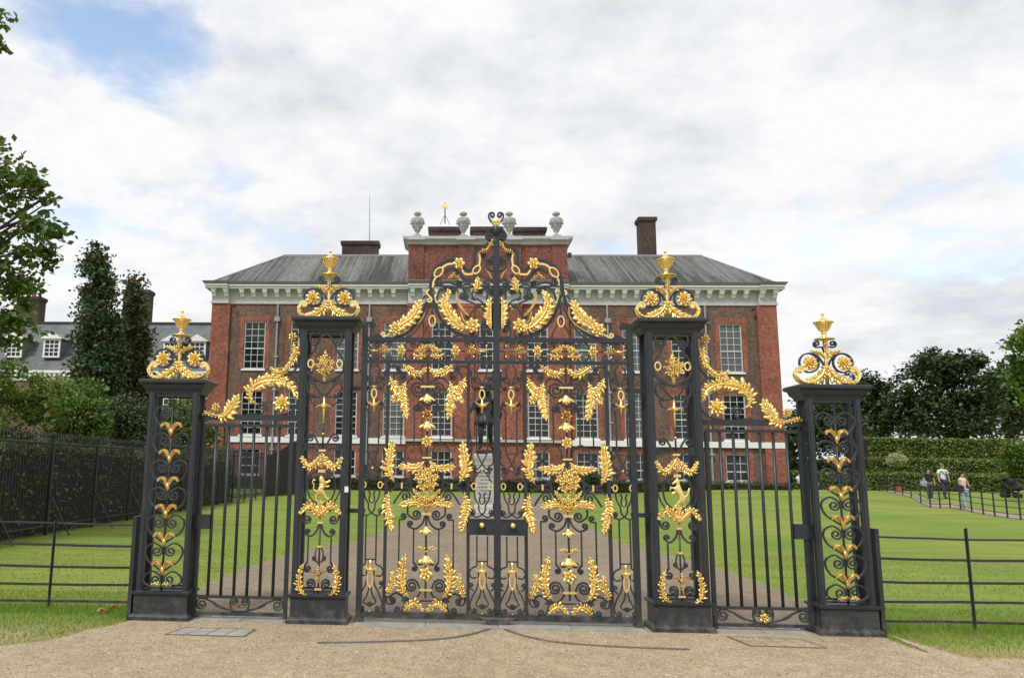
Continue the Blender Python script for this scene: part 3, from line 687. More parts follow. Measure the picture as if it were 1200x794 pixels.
# ------------------------------------------------------------------ piers
XI,XO,ZI,ZO,BH,CH=1.858,3.505,3.2168,2.5225,.305,.376
def pier(x,zc,lab,inner,beast=None):
    DD=0 if inner else -.03; PD=.125 if inner else .10; PW=.036 if inner else .031
    t=thing('gate_pier',(x,0,0),lab,'gate pier','openwork iron gate piers')
    B().sqloft(x,0,[(BH+.012,.185,0),(BH+.012,.185,.045),(BH-.008,.165,.065),(BH-.022,.15,.075),(BH-.022,.15,.255),(BH+.0,.172,.27),(BH+.004,.176,.292),(BH-.03,.15,.305)]).out('plinth','iron',t)
    B().sqloft(x,0,[(CH-.085,.15+DD,zc-.165),(CH-.075,.16+DD,zc-.14),(CH-.068,.167+DD,zc-.125),(CH-.045,.19+DD,zc-.10),(CH-.032,.203+DD,zc-.062),(CH-.006,.229+DD,zc-.048),(CH,.235+DD,zc-.040),(CH,.235+DD,zc-.016),(CH-.012,.223+DD,zc-.003),(CH-.06,.18+DD,zc)]).out('cap','iron',t)
    for sx in(-1,1):
        for y in(-PD,PD):
            b=B(); px=x+sx*(BH-.062)
            b.box(px-PW,px+PW,y-.028,y+.028,.30,zc-.145)
            b.box(px-PW*.5,px+PW*.5,y-.035,y+.035,.301,zc-.146)
            b.out('post','iron',t)
    # thin rear stays tie the two faces
    for z in(.325,zc-.18):
        for y in (-PD,PD): B().box(x-BH+.09,x+BH-.09,y-.010,y+.010,z-.010,z+.010).out('cross_bar','iron',t)
    yf=-.13
    # finial: curls, leaves, ringed rosettes, urn
    s=1.; z=zc
    def q(dx,dz): return (x+dx*PX,z+dz*PX)
    fe=[('leaf','acanthus_leaf','gold',dict(pts=[q(-2,22),q(-6,12),q(-15,5),q(-26,2)],width=17*PX,n=8)),
        ('leaf','acanthus_leaf','gold',dict(pts=[q(-13,3),q(-24,2),q(-32,5),q(-37,13)],width=7*PX,n=7,sides=(-1,),dy=-.02)),
        ('bar','gilt_curl','gold',dict(pts=[q(-14,3),q(-24,2),q(-32,5),q(-36,12),q(-33,19)],t=.034,w=.035,taper=True,c0=None,c1=(4*PX,.9,-1))),
        ('ring','iron_ring','iron',dict(c=q(-19,26),rx=11*PX,rz=11*PX,t=1.7*PX,w=.03)),
        ('bar','scroll','iron',dict(pts=[q(-2,22),q(-6,30),q(-12,36),q(-19,37)],t=.018)),
        ('ros','rosette','gold',dict(c=q(-19,25),r=9.2*PX,n=9,dy=-.02,layers=3)),
        ('leaf','acanthus_leaf','gold',dict(pts=[q(0,30),q(-5,36),q(-10,38),q(-17,40)],width=8*PX,n=6)),
        ('bar','scroll','iron',dict(pts=[q(-1,37),q(-3,44),q(-8,44)],t=.015,c0=None,c1=(4.2*PX,1.4,-1) ))]
    emit(sym(fe,x),t,-.03)
    emit([('rod','finial_stem','gold',dict(pts=[q(0,0),q(0,55)],r=2.2*PX)),
          ('leaf','acanthus_leaf','gold',dict(pts=[q(0,34),q(0,44),q(0,54)],width=7*PX,n=5,dy=-.02)),
          ('bar','collar','gold',dict(pts=[q(-5,21.5),q(5,21.5)],t=.02,w=.05)),
          ('urn','finial_urn','gold',dict(c=q(0,53),s=14.5*PX))],t,-.03)
    if not inner:
        zs=.325; n=7; zt_=zc-.18; hh=(zt_-zs)/n
        for i in range(n):
            z0=zs+i*hh
            def q(dx,f): return (x+dx,z0+f*hh)
            last=(i==n-1)
            head=[q(-.197,.22),q(-.185,.46),q(-.11,.60),q(-.045,.50)]
            start=[q(-.012,.02),q(-.10,.03)] if i==0 else [q(-.012,-.38),q(-.08,-.22),q(-.155,-.05)]
            hs=[('bar','scroll','iron',dict(pts=start+head,t=.016,w=.022,c1=(.058,1.5,-1)))]
            if not last:
                hs+=[('bar','gilt_horn','oldgold',dict(pts=[q(-.006,.56),q(-.014,.74),q(-.045,.92),q(-.088,.93),q(-.112,.82)],t=.036,w=.026,taper=True,dy=-.012)),
                     ('leaf','gilt_leaf','gold',dict(pts=[q(-.02,.78),q(-.05,.96),q(-.095,.90)],width=.035,n=4,sides=(1,),dy=-.016))]
            if i==0: hs+=[('leaf','gilt_leaf','gold',dict(pts=[q(-.005,.10),q(-.04,.17),q(-.10,.14)],width=.05,n=5,dy=-.012))]
            emit(sym(hs,x),t,yf)
            if not last: emit([('rod','gilt_stem','oldgold',dict(pts=[q(0,.48),q(0,.76)],r=.020,dy=-.01))],t,yf)
        emit([('rod','spine_bar','iron',dict(pts=[(x,.30),(x,zt_)],r=.012))],t,yf)
    else:
        # traced on the left inner pier at its front plane; du from the pier axis
        def zq(v): return g(380,v,yf)[1]
        k=PX*1.0
        def q(du,v): return (x+du*k,zq(v))
        def h(ps,c0=None,c1=None,tt=.018,nm='scroll',mt='iron'):
            return ('bar',nm,mt,dict(pts=[q(*p) for p in ps],t=tt,c0=None if c0 is None else (c0[0]*k,c0[1],c0[2]),c1=None if c1 is None else (c1[0]*k,c1[1],c1[2])))
        def l(ps,w,n=8,mt='gold',nm='acanthus_leaf'): return ('leaf',nm,mt,dict(pts=[q(*p) for p in ps],width=w*k,n=n,dy=-.015))
        hs=[h([(-18,400),(-18,392),(-10,388),(0,390),(9,399),(13,410),(18,417),(22,428),(19,438),(8,446),(0,449)],(5.5,1.4,1),None,.020),
            ('ring','ring','gold',dict(c=q(-17,426),rx=3.2*k,rz=4.6*k,t=1.5*k,w=.03)),
            h([(-18,446),(-20,454),(-17,461),(-8,465),(4,461),(12,450)],(5,1.4,-1),None),
            l([(0,478),(-4,475),(-9,477)],4,3), h([(-8,475),(-14,472),(-16,466)],None,(3,1.1,-1),.012),
            h([(-3,527),(-6,518),(-10,511)],None,(4.6,1.4,1)), h([(-6,527),(-12,524),(-15,526)],(0,0,0) and None,(4.4,1.5,-1) ,.018),
            l([(0,530),(-6,541),(-15,547),(-23,536)],12,10),
            h([(-2,550),(-12,556),(-16,568),(-13,582),(-6,589),(0,591)],None,None,.015), h([(-22,552),(-21,575),(-12,592),(-3,597)],None,None,.013),
            h([(-3,592),(-10,594)],None,(2.5,1.,1),.014),
            l([(0,608),(-6,597),(-14,592),(-23,601)],12,10),
            h([(-22,600),(-20,609)],None,(5,1.5,1),.018),
            h([(-1,612),(-4,622),(-10,628),(-15,626)],None,(3.4,1.2,-1)), h([(-13,629),(-13,660)],None,None,.014),
            h([(-2,658),(-6,656)],None,(2.4,1,-1),.013), h([(-13,658),(-16,663)],None,(4.2,1.5,1)),
            l([(-9,699),(-19,693),(-22,677),(-17,660)],11,9,nm='tall_acanthus_leaf'),
            l([(0,676),(-4,669),(-10,668)],4.5,4,'oldgold'), h([(-2,699),(-5,692),(-4,685)],None,(5,1.5,1))]
        emit(sym(hs,x),t,yf)
        ct=[('rod','spine_bar','iron',dict(pts=[q(0,700),q(0,612)],r=.010)),('rod','spine_bar','iron',dict(pts=[q(0,530),q(0,490)],r=.010)),
            ('bouquet','flower_bouquet','gold',dict(c=q(0,428),r=11*k,n=9,dy=-.03)), l([(0,445),(0,430),(0,411)],10,5,nm='bouquet_leaf'),
            l([(0,440),(0,446)],5,3),
            ('rod','gilt_stem','gold',dict(pts=[q(0,464),q(0,496)],r=1.4*k)),('ball','bud','gold',dict(c=q(0,475),r=2.6*k,sz=1.6)),
            ('ball','bead','gold',dict(c=q(0,508),r=1.6*k)),
            ('bar','collar','gold',dict(pts=[q(-4,527.5),q(4,527.5)],t=.02,w=.035)),('bar','collar','gold',dict(pts=[q(-4,551.5),q(4,551.5)],t=.03,w=.035)),
            l([(0,549),(0,543),(0,536)],7,4),
            ('bar','collar','gold',dict(pts=[q(-3,612),q(3,612)],t=.02,w=.03)),('bar','collar','gold',dict(pts=[q(-2.5,640),q(2.5,640)],t=.02,w=.03)),
            ('ring','loop','iron',dict(c=q(0,650),rx=4.6*k,rz=9*k,t=.012,w=.02)),
            l([(0,684),(0,674),(0,662)],4.5,5), ('bar','collar','gold',dict(pts=[q(-4,690),q(4,690)],t=.02,w=.03)),
            l([(0,606),(0,596),(0,588)],12,5)]
        emit(ct,t,yf)
        BEAST(beast,x,zq(588),zq(553),yf,t)
    return t
def skin(name,verts,edges,m,parent,root=0,sub=2,loc=None):
    """verts: (x,y,z,r) or (x,y,z,rx,ry)"""
    off=wloc(parent) if parent else V((0,0,0))
    me=bpy.data.meshes.new(name); me.from_pydata([(v[0]-off.x,v[1]-off.y,v[2]-off.z) for v in verts],edges,[])
    o=bpy.data.objects.new(name,me); COL.objects.link(o); o.parent=parent
    o.modifiers.new('s','SKIN'); o.modifiers['s'].use_smooth_shade=True
    for i,v in enumerate(verts):
        sv=me.skin_vertices[0].data[i]; sv.radius=(v[3],v[4] if len(v)>4 else v[3]); sv.use_root=(i==root)
    s=o.modifiers.new('d','SUBSURF'); s.levels=sub; s.render_levels=sub
    me.materials.append(M[m]); return o
def BEAST(kind,x,z0,z1,y,parent):
    H=z1-z0
    def p(a,b,r,dy=0): return (x+a*H,y-.025+dy,z0+b*H,r*H)
    if kind=='lion':   # rampant, facing right, crowned tail over the back
        vs=[p(-.02,.36,.105),p(.02,.52,.10),p(.03,.66,.10),p(.01,.82,.13),p(.08,.84,.07),   # pelvis, belly, chest, head, muzzle
            p(.10,.30,.07),p(.16,.18,.05),p(.24,.10,.045),p(.31,.13,.035),                    # right hind
            p(-.12,.28,.07,.01),p(-.17,.17,.05,.01),p(-.16,.06,.045,.01),p(-.08,.03,.035,.01),# left hind
            p(.16,.64,.055),p(.25,.69,.045),p(.33,.73,.04),                                    # fore legs
            p(.15,.54,.05,.01),p(.23,.52,.04,.01),p(.29,.56,.035,.01),
            p(-.16,.36,.028,.01),p(-.27,.44,.024,.01),p(-.24,.57,.024,.01),p(-.31,.67,.024,.01),p(-.26,.75,.035,.01),p(-.19,.72,.028,.01)]
        es=[(0,1),(1,2),(2,3),(3,4),(0,5),(5,6),(6,7),(7,8),(0,9),(9,10),(10,11),(11,12),(2,13),(13,14),(14,15),(1,16),(16,17),(17,18),(0,19),(19,20),(20,21),(21,22),(22,23),(23,24)]
        skin('rampant_lion',vs,es,'gold',parent)
    else:              # rampant horse facing left
        vs=[p(.14,.28,.105),p(.09,.43,.08),p(.02,.58,.10),p(.01,.74,.065),p(-.02,.88,.050),p(-.12,.82,.040),p(-.19,.76,.030),
            p(.05,.20,.075),p(-.02,.16,.05),p(-.06,.08,.04),p(-.16,.03,.035),
            p(.20,.18,.07,.01),p(.17,.08,.045,.01),p(.22,.0,.04,.01),
            p(-.11,.62,.045),p(-.24,.66,.030),p(-.27,.55,.026),
            p(-.08,.50,.045,.01),p(-.20,.46,.030,.01),p(-.18,.36,.026,.01),
            p(.23,.34,.025),p(.30,.42,.040),p(.34,.54,.045),p(.38,.66,.015),
            p(.00,.97,.018)]
        es=[(0,1),(1,2),(2,3),(3,4),(4,5),(5,6),(0,7),(7,8),(8,9),(9,10),(0,11),(11,12),(12,13),(2,14),(14,15),(15,16),(2,17),(17,18),(18,19),(0,20),(20,21),(21,22),(22,23),(4,24)]
        skin('rampant_horse',vs,es,'gold',parent)
PLI=pier(-XI,ZI,'tall gilded iron pier holding the golden lion, left of the central gate',True,'lion')
PRI=pier(XI,ZI,'tall gilded iron pier holding the golden horse, right of the central gate',True,'horse')
pier(-XO,ZO,'short outer iron pier with heart scrolls at the far left of the gates',False)
pier(XO,ZO,'short outer iron pier with heart scrolls at the far right of the gates',False)
p=g(406,573,-.16); B().box(p[0]-.02,p[0]+.02,-.165,-.158,p[1]-.03,p[1]+.03).out('white_sticker','white',PLI)

# ------------------------------------------------------------------ estate fences beside the gates
def estate(sx):
    yy=.32; lab='left' if sx<0 else 'right'
    x0=sx*(XO+BH+.03); t=thing('estate_fence',(x0,yy,0),f'low five-rail black estate fence {lab} of the gate piers','fence','estate fences beside the gates')
    zs=[at(100,v,yy).z for v in(613.5,638.5,663.5,684.5,704.5)] if sx<0 else [at(1100,v,yy).z for v in(630.5,655,682,705,728.5)]
    far=sx*14
    for i,z in enumerate(zs):
        b=B(); P=[]
        for k in range(40):
            X=x0+(far-x0)*k/39; P.append((X,yy,z+.006*math.sin(X*2.1+i)+random.uniform(-.003,.003)))
        if i==0: b.tube(P,.011,6)
        else:
            b.loft([[(a,c-.006,d-.013),(a,c+.006,d-.013),(a,c+.006,d+.013),(a,c-.006,d+.013)] for a,c,d in P])
        b.out('rail','iron',t)
    px=at(62,650,yy).x if sx<0 else at(1137,680,yy).x
    X=px; k=0
    while abs(X)<14:
        top=(at(65,609,yy).z if sx<0 else at(1131,618,yy).z)
        B().box(X-.006,X+.006,yy-.028,yy-.010,-.2,top).box(X-.016,X+.016,yy-.009,yy+.000,-.2,top-.01).out('post','iron',t); X+=sx*1.72
    B().box(x0-.02,x0+.02,yy-.45,yy+.03,0,zs[0]+.12).out('end_post','iron',t)
estate(-1); estate(1)
# ------------------------------------------------------------------ ground
def sheet(name,poly,z,m,follow=False,step=None):
    """flat polygon sheet following the terrain"""
    bm=bmesh.new(); vs=[bm.verts.new((p[0],p[1],0)) for p in poly]; bm.faces.new(vs)
    bmesh.ops.triangulate(bm,faces=bm.faces[:])
    if follow:
        for _ in range(4): bmesh.ops.subdivide_edges(bm,edges=[e for e in bm.edges if e.calc_length()>2.5],cuts=1)
        bmesh.ops.triangulate(bm,faces=bm.faces[:])
    for v in bm.verts: v.co.z=z+hgt(v.co.x,v.co.y)
    bmesh.ops.recalc_face_normals(bm,faces=bm.faces[:])
    me=bpy.data.meshes.new(name); bm.to_mesh(me); bm.free()
    if len(me.polygons) and me.polygons[0].normal.z<0: me.flip_normals()
    me.materials.append(M[m]); o=bpy.data.objects.new(name,me); COL.objects.link(o); o['kind']='structure'; return o
def rough(poly,amp=.03,step=.25,closed=False):
    out=[]; n=len(poly)
    for i in range(n-1+closed):
        a,b=V(poly[i]),V(poly[(i+1)%n]); L=(b-a).length; k=max(1,int(L/step))
        for j in range(k):
            p=a.lerp(b,j/k); q=amp*(math.sin(p.x*7.3+p.y*3)+.6*math.sin(p.x*17+p.y*23)+random.uniform(-.5,.5)) if 0<i*1000+j else 0
            out.append((p.x+q*.7,p.y+q))
    if not closed: out.append(tuple(poly[-1]))
    return out
vs=[];fs=[]; xs=sorted(set([-600,-300,-150,-80,-50]+[i*1.5 for i in range(-24,30)]+[60,80,150,300,600])); ys=sorted(set([-60,-30]+[i*1.5 for i in range(-8,48)]+[90,130,200,400,900,1600]))
for y in ys:
    for x in xs: vs.append((x,y,hgt(x,y)))
nx=len(xs)
for j in range(len(ys)-1):
    for i in range(nx-1): a=j*nx+i; fs.append((a,a+1,a+nx+1,a+nx))
lawn=mesh_obj('lawn',vs,fs,'lawn',None,True); lawn['kind']='structure'
P2=lambda l:[(gnd(u,v).x,gnd(u,v).y) for u,v in l]
lb=P2([(0,757),(50,752),(85,745),(112,738),(128,730),(152,727.5)])
rb=P2([(1037,743),(1058,752),(1074,762),(1096,768.5),(1130,771),(1200,774)])
def interp(line,x):
    l=sorted(line)
    for (a,ya),(b,yb) in zip(l,l[1:]):
        if a<=x<=b: return ya+(yb-ya)*(x-a)/(b-a+1e-9)
    return l[0][1] if x<l[0][0] else l[-1][1]
vs=[];fs=[]
xg=sorted([-30,-20,-14]+[-10+i*.06 for i in range(334)]+[14,20,30]+[-3.801,-3.799,3.799,3.801])
for x in xg:
    e=.1 if abs(x)<3.8 else interp(lb if x<0 else rb,x)+.022*math.sin(x*7.3)+.016*math.sin(x*19+1)+random.uniform(-.014,.014)
    vs+=[(x,-30,.010),(x,e-1.2,.010),(x,e-.25,.010),(x,e,.009)]
for i in range(len(xg)-1):
    a=i*4
    for k in range(3): fs.append((a+k,a+4+k,a+5+k,a+1+k))
mesh_obj('gravel_forecourt',vs,fs,'gravel')['kind']='structure'
ld=P2([(232,694),(245,684),(285,666),(322,654),(366,643),(412,635),(440,627),(470,614),(498,594),(505,581)])
rd=P2([(629,581),(641,590),(682,613),(720,633),(784,650),(839,664),(885,680),(930,700),(948,705)])
drive=[(-3.1,.1)]+rough(ld,.03,.4)+rough(rd,.03,.4)+[(3.1,.1)]
sheet('gravel_drive',drive,.006,'drive')
# stone sill under the gates
def slabs(name,x0,x1,y0,y1,z,n):
    b=B(); w=(x1-x0)/n
    for i in range(n): b.box(x0+i*w+.004,x0+(i+1)*w-.004,y0,y1,-.02,z+random.uniform(-.003,.003))
    o=b.out(name,'slab'); o['kind']='structure'; return o
slabs('stone_sill',-1.48,1.48,-.22,.12,.022,4)
slabs('stone_sill',-3.12,-2.2,-.14,.12,.022,2); slabs('stone_sill',2.2,3.12,-.14,.12,.022,2)
# swing tracks let into the gravel
def track(ps,lab):
    P=cr(P2(ps),8); b=B(); L=[];Rr=[]
    for i,p in enumerate(P):
        q=P[min(i+1,len(P)-1)];o=P[max(i-1,0)];dx,dy=q[0]-o[0],q[1]-o[1];l=math.hypot(dx,dy); nx_,ny=-dy/l*.022,dx/l*.022
        L.append([(p[0]-nx_,p[1]-ny,.004),(p[0]+nx_,p[1]+ny,.004),(p[0]+nx_,p[1]+ny,.019),(p[0]-nx_,p[1]-ny,.019)])
    b.loft(L); o=b.out('gate_track','trackiron'); tag(o,lab,'gate track','curved gate tracks'); return o
M['trackiron']=simple('worn_track_iron',(.19,.16,.13),.8,.1,.3,12)
track([(578,735),(570,739),(548,745),(520,749.5),(480,752),(430,753.5),(372,754.5)],'curved iron swing track in the gravel before the left central gate leaf')
track([(588,735),(596,740),(618,747),(648,753),(690,757),(745,760),(808,762)],'curved iron swing track in the gravel before the right central gate leaf')
def cover(ps,lab,m,nx_,ny_):
    c=[gnd(*p) for p in ps]; b=B(); t=thing('inspection_cover',((c[0]+c[2])/2),lab,'manhole cover','inset covers in the gravel')
    fr=B()
    for i in range(4):
        a,d=c[i],c[(i+1)%4]; n=(d-a).normalized(); s=V((-n.y,n.x,0))*.012
        fr.loft([[a-s+V((0,0,.0)),a+s,a+s+V((0,0,.017)),a-s+V((0,0,.017))],[d-s,d+s,d+s+V((0,0,.017)),d-s+V((0,0,.017))]])
    fr.out('frame','trackiron',t)
    for i in range(nx_):
        for j in range(ny_):
            def q(u,v): return (c[0].lerp(c[1],u)).lerp(c[3].lerp(c[2],u),v)
            e=.02; u0,u1=(i+e)/nx_+.01,(i+1-e)/nx_-.01; v0,v1=(j+e*2)/ny_+.01,(j+1-e*2)/ny_-.01
            r=[q(u0,v0),q(u1,v0),q(u1,v1),q(u0,v1)]
            bb=B(); bb.loft([[V((p.x,p.y,.002)) for p in r],[V((p.x,p.y,.016)) for p in r]]); bb.out('tray',m,t)
cover([(194,744.5),(286,747),(299,738.5),(217,736.5)],'pale slab inspection cover in the gravel before the left side gate','slab',4,2)
cover([(853,747),(940,750.5),(968,760.5),(880,758)],'gravel filled inspection cover in the ground before the right side gate','gravel',4,2)

# grass blades
def blades(name,pts,h,m,lab,w=.006,lean=.5):
    n=len(pts); a=rng.uniform(0,2*PI,n); hh=h*rng.uniform(.5,1.2,n); le=hh*lean*rng.uniform(.2,1,n); b_=rng.uniform(0,2*PI,n)
    p=np.array(pts); dx=np.cos(a)*w; dy=np.sin(a)*w
    v=np.zeros((n,3,3)); v[:,0]=p; v[:,1]=p; v[:,2]=p
    v[:,0,0]-=dx; v[:,0,1]-=dy; v[:,1,0]+=dx; v[:,1,1]+=dy; v[:,2,0]+=np.cos(b_)*le; v[:,2,1]+=np.sin(b_)*le; v[:,2,2]+=hh
    me=bpy.data.meshes.new(name); me.vertices.add(n*3); me.vertices.foreach_set('co',v.reshape(-1))
    me.loops.add(n*3); me.loops.foreach_set('vertex_index',np.arange(n*3)); me.polygons.add(n); me.polygons.foreach_set('loop_start',np.arange(0,n*3,3)); me.polygons.foreach_set('loop_total',np.full(n,3)); me.update(calc_edges=True); me.validate()
    me.materials.append(M[m]); o=bpy.data.objects.new(name,me); COL.objects.link(o); tag(o,lab,'grass',None,'stuff'); return o
def interp(line,x):
    l=sorted(line); 
    for (a,ya),(b,yb) in zip(l,l[1:]):
        if a<=x<=b: return ya+(yb-ya)*(x-a)/(b-a+1e-9)
    return l[0][1] if x<l[0][0] else l[-1][1]
pl=[];pd=[];pt=[]
for _ in range(30000):
    s=random.choice((-1,1)); x=s*random.uniform(3.75,9.5); y0=interp(lb if s<0 else rb,x); y=y0+random.random()**1.3*(1.6-y0)
    if y<y0+.02+random.random()*.06: continue
    d=(y-y0)
    if s>0 and d<.5 and random.random()<.6: pd.append((x,y,0)); continue
    if d<.28 and random.random()<.75: pd.append((x,y,0)); continue
    pl.append((x,y,0))
for _ in range(9000):
    s=random.choice((-1,1)); x=s*random.uniform(3.85,9.5); y=.30+random.gauss(0,.16); pt.append((x,y,0))
blades('verge_grass',pl,.034,'grassblade','short green grass of the verge under the estate fences')
blades('dry_grass',pd,.028,'dryblade','dry yellowed grass along the gravel edge')
blades('tall_grass',pt,.085,'grassblade','longer uncut grass along the foot of the estate fences',.005)
pg=[]
for _ in range(20000):
    y=.8+random.random()**1.3*7; x=random.uniform(-9-y*.55,9+y*.6)
    if -9<y<17 and abs(x)<12:
        # keep the drive clear
        lx=interp([(b,a) for a,b in ld],y); rx=interp([(b,a) for a,b in rd],y)
        if lx-.05<x<rx+.05: continue
    pg.append((x,y,0))
blades('lawn_grass',pg,.028,'grassblade','mown grass blades of the lawn behind the gates',.009,.9)
# loose stones on the gravel
def stones(name,n,ya,yb,xa,xb,zb,m,keep,lab):
    P=[]
    while len(P)<n:
        x=random.uniform(xa,xb); y=ya+(yb-ya)*random.random()
        if keep(x,y): P.append((x,y,zb))
    P=np.array(P); n=len(P); r=rng.uniform(.003,.0085,n)*(1+.8*(rng.random(n)>.97)); o8=np.array([(-1,0,0),(0,-1,0),(1,0,0),(0,1,0),(0,0,.75),(0,0,-.3)],float)
    a=rng.uniform(0,6.28,n); c,s=np.cos(a),np.sin(a); st=rng.uniform(.6,1.3,(n,1)); pts=np.repeat(o8[None],n,0)*r[:,None,None]; pts[:,:,0]*=st; X=pts[:,:,0]*c[:,None]-pts[:,:,1]*s[:,None]; Y=pts[:,:,0]*s[:,None]+pts[:,:,1]*c[:,None]; pts[:,:,0]=X; pts[:,:,1]=Y; pts+=P[:,None,:]
    F=np.array([(0,1,4),(1,2,4),(2,3,4),(3,0,4),(1,0,5),(2,1,5),(3,2,5),(0,3,5)]); f=(F[None]+np.arange(n)[:,None,None]*6).reshape(-1)
    me=bpy.data.meshes.new(name); me.vertices.add(n*6); me.vertices.foreach_set('co',pts.reshape(-1)); me.loops.add(len(f)); me.loops.foreach_set('vertex_index',f); k=len(f)//3; me.polygons.add(k); me.polygons.foreach_set('loop_start',np.arange(0,k*3,3)); me.polygons.foreach_set('loop_total',np.full(k,3)); me.update(calc_edges=True)
    me.materials.append(M[m]); o=bpy.data.objects.new(name,me); COL.objects.link(o); tag(o,lab,'gravel',None,'stuff')
def stonemat():
    m,n,b=nt('loose_stone'); gn=n.nodes.new('ShaderNodeNewGeometry')
    n.links.new(ramp(n,gn.outputs['Random Per Island'],[(0,(.20,.14,.10)),(.35,(.45,.34,.24)),(.7,(.62,.52,.40)),(1,(.80,.74,.66))]),b.inputs['Base Color']); b.inputs['Roughness'].default_value=.9; M['stones']=m
stonemat()
stones('loose_stones',15000,-3.6,-.1,-6.5,6.5,.012,'stones',lambda x,y:(y<(interp(lb if x<0 else rb,x)-.0 if abs(x)>3.8 else -.24)) ,'loose stones of the buff gravel forecourt')
def small_plant(p,lab,r):
    b=B()
    for i in range(16):
        a=random.uniform(0,2*PI); l=r*random.uniform(.6,1.1); d=V((math.cos(a),math.sin(a)*.8,random.uniform(.15,.6))).normalized(); c=V(p); n=V((-d.y,d.x,0)).normalized()*l*.18
        b.add([c,c+d*l*.5-n,c+d*l,c+d*l*.5+n],[(0,1,2,3)])
    o=b.out('weed','grassblade'); tag(o,lab,'weed'); return o
small_plant(gnd(900,737)+V((0,0,.02)),'small green weed under the middle of the right side gate',.09)
small_plant(gnd(1004,746)+V((0,0,.01)),'small weed at the front foot of the far right pier',.07)
for (u,v),lab in zip([(119,719),(134,715)],['orange fallen leaf on the verge, nearer the gravel','orange fallen leaf on the verge, nearer the fence']):
    p=gnd(u,v); b=B(); r=.05
    M.setdefault('drop',simple('dry_leaf',(.50,.20,.09),.7,0,.4,30))
    b.loft([[(p.x+r*(1+.3*math.sin(3*j))*math.cos(2*PI*j/9)*s,p.y+r*math.sin(2*PI*j/9)*s*.7,.035+z+.02*math.sin(j*2)) for j in range(9)] for s,z in((.9,0),(1,.01))]); o=b.out('fallen_leaf','drop'); tag(o,lab,'leaf')

# ------------------------------------------------------------------ foliage
def quads(name,c,size,m,parent=None,up=.35,asp=.62):
    c=np.asarray(c,float); n=len(c)
    nrm=rng.normal(size=(n,3)); nrm[:,2]=np.abs(nrm[:,2])+up; nrm/=np.linalg.norm(nrm,axis=1)[:,None]
    t=rng.normal(size=(n,3)); t-= (t*nrm).sum(1)[:,None]*nrm; t/=np.linalg.norm(t,axis=1)[:,None]; u=np.cross(nrm,t)
    s=size*rng.uniform(.6,1.3,n)[:,None]
    off=np.array(wloc(parent)) if parent else 0
    v=np.zeros((n,4,3)); v[:,0]=c-t*s*.5; v[:,1]=c+u*s*asp*.5+nrm*s*.10; v[:,2]=c+t*s*.5; v[:,3]=c-u*s*asp*.5+nrm*s*.10; v-=off
    me=bpy.data.meshes.new(name); me.vertices.add(n*4); me.vertices.foreach_set('co',v.reshape(-1)); me.loops.add(n*4); me.loops.foreach_set('vertex_index',np.arange(n*4))
    me.polygons.add(n); me.polygons.foreach_set('loop_start',np.arange(0,n*4,4)); me.polygons.foreach_set('loop_total',np.full(n,4)); me.update(calc_edges=True)
    me.materials.append(M[m]); o=bpy.data.objects.new(name,me); COL.objects.link(o); o.parent=parent; return o
def clumps(blobs,n,csig,nc,shell=.55):
    """leaf centres: blobs (x,y,z,rx,ry,rz); nc clump centres biased to the shell, n leaves around them"""
    vol=np.array([b[3]*b[4]*b[5] for b in blobs]); vol=vol**.8; vol/=vol.sum(); out=[]
    for b,f in zip(blobs,vol):
        k=max(3,int(nc*f)); m=max(10,int(n*f))
        d=rng.normal(size=(k,3)); d/=np.linalg.norm(d,axis=1)[:,None]; rr=shell+(1-shell)*rng.random(k)**.7
        rr*=rng.uniform(.82,1.12,k)
        cc=np.array(b[:3])+d*rr[:,None]*np.array(b[3:6])
        i=rng.integers(0,k,m); w=rng.uniform(.5,1.4,k)[i][:,None]
        e=np.clip(rng.normal(size=(m,3)),-1.9,1.9)*np.array([1,1,.62])*csig*w
        out.append(cc[i]+e)
    return np.concatenate(out)
def limbs(b,base,h,blobs,r,n=10):
    top=V(base)+V((0,0,h))
    b.tube([V(base)+V((0,0,-.2)),V(base)+V((0,0,h*.15)),V(base)+V((.02*h,0,h*.5)),top],[r*1.35,r,r*.8,r*.55],9)
    for k in range(n):
        q=random.choice(blobs); e=V((q[0]+random.uniform(-.5,.5)*q[3],q[1]+random.uniform(-.5,.5)*q[4],q[2]+random.uniform(-.3,.5)*q[5]))
        s=V(base)+V((0,0,h*random.uniform(.45,1))); m=s.lerp(e,.5)+V((0,0,.05*(e-s).length))
        b.tube([s,m,e],[r*.35,r*.2,r*.05],5)
def tree(name,label,cat,base,th,blobs,n,size,m,r,csig,nc,group=None,nl=10,shell=.5,up=.35):
    t=thing(name,base,label,cat,group); b=B(); limbs(b,base,th,blobs,r,nl); b.out('trunk','darkbark',t,True)
    quads('crown',clumps(blobs,n,csig,nc,shell),size,m,t,up); return t
def bl_px(y,lst,dep=1.):                    # blobs from pixel discs on the plane at depth y
    out=[]; 
    for u,v,ru,rv in lst:
        p=at(u,v,y); k=(p-CAM).dot(Fv)/F_PX
        out.append((p.x,y+random.uniform(-.3,.3)*ru*k,p.z,ru*k,ru*k*dep,rv*k))
    return out
# near plane tree reaching in from the left
bl=bl_px(6.5,[(8,214,38,32),(42,215,22,22),(38,262,30,34),(46,300,26,26),(22,372,28,24),(0,300,50,60),(25,330,26,36),(-10,385,30,32),(52,238,16,26),(-60,230,80,110),(-60,60,50,60),(-11,44,22,32),(-160,180,110,130),(-190,20,110,90),(-110,340,80,60),(-260,260,110,130)])
tree('plane_tree','big near plane tree reaching in at the left edge of the view','tree',(at(-230,500,6.5).x,6.5,0),5.,bl,30000,.17,'leaf_near',.28,.17,700,nl=26,shell=.35)
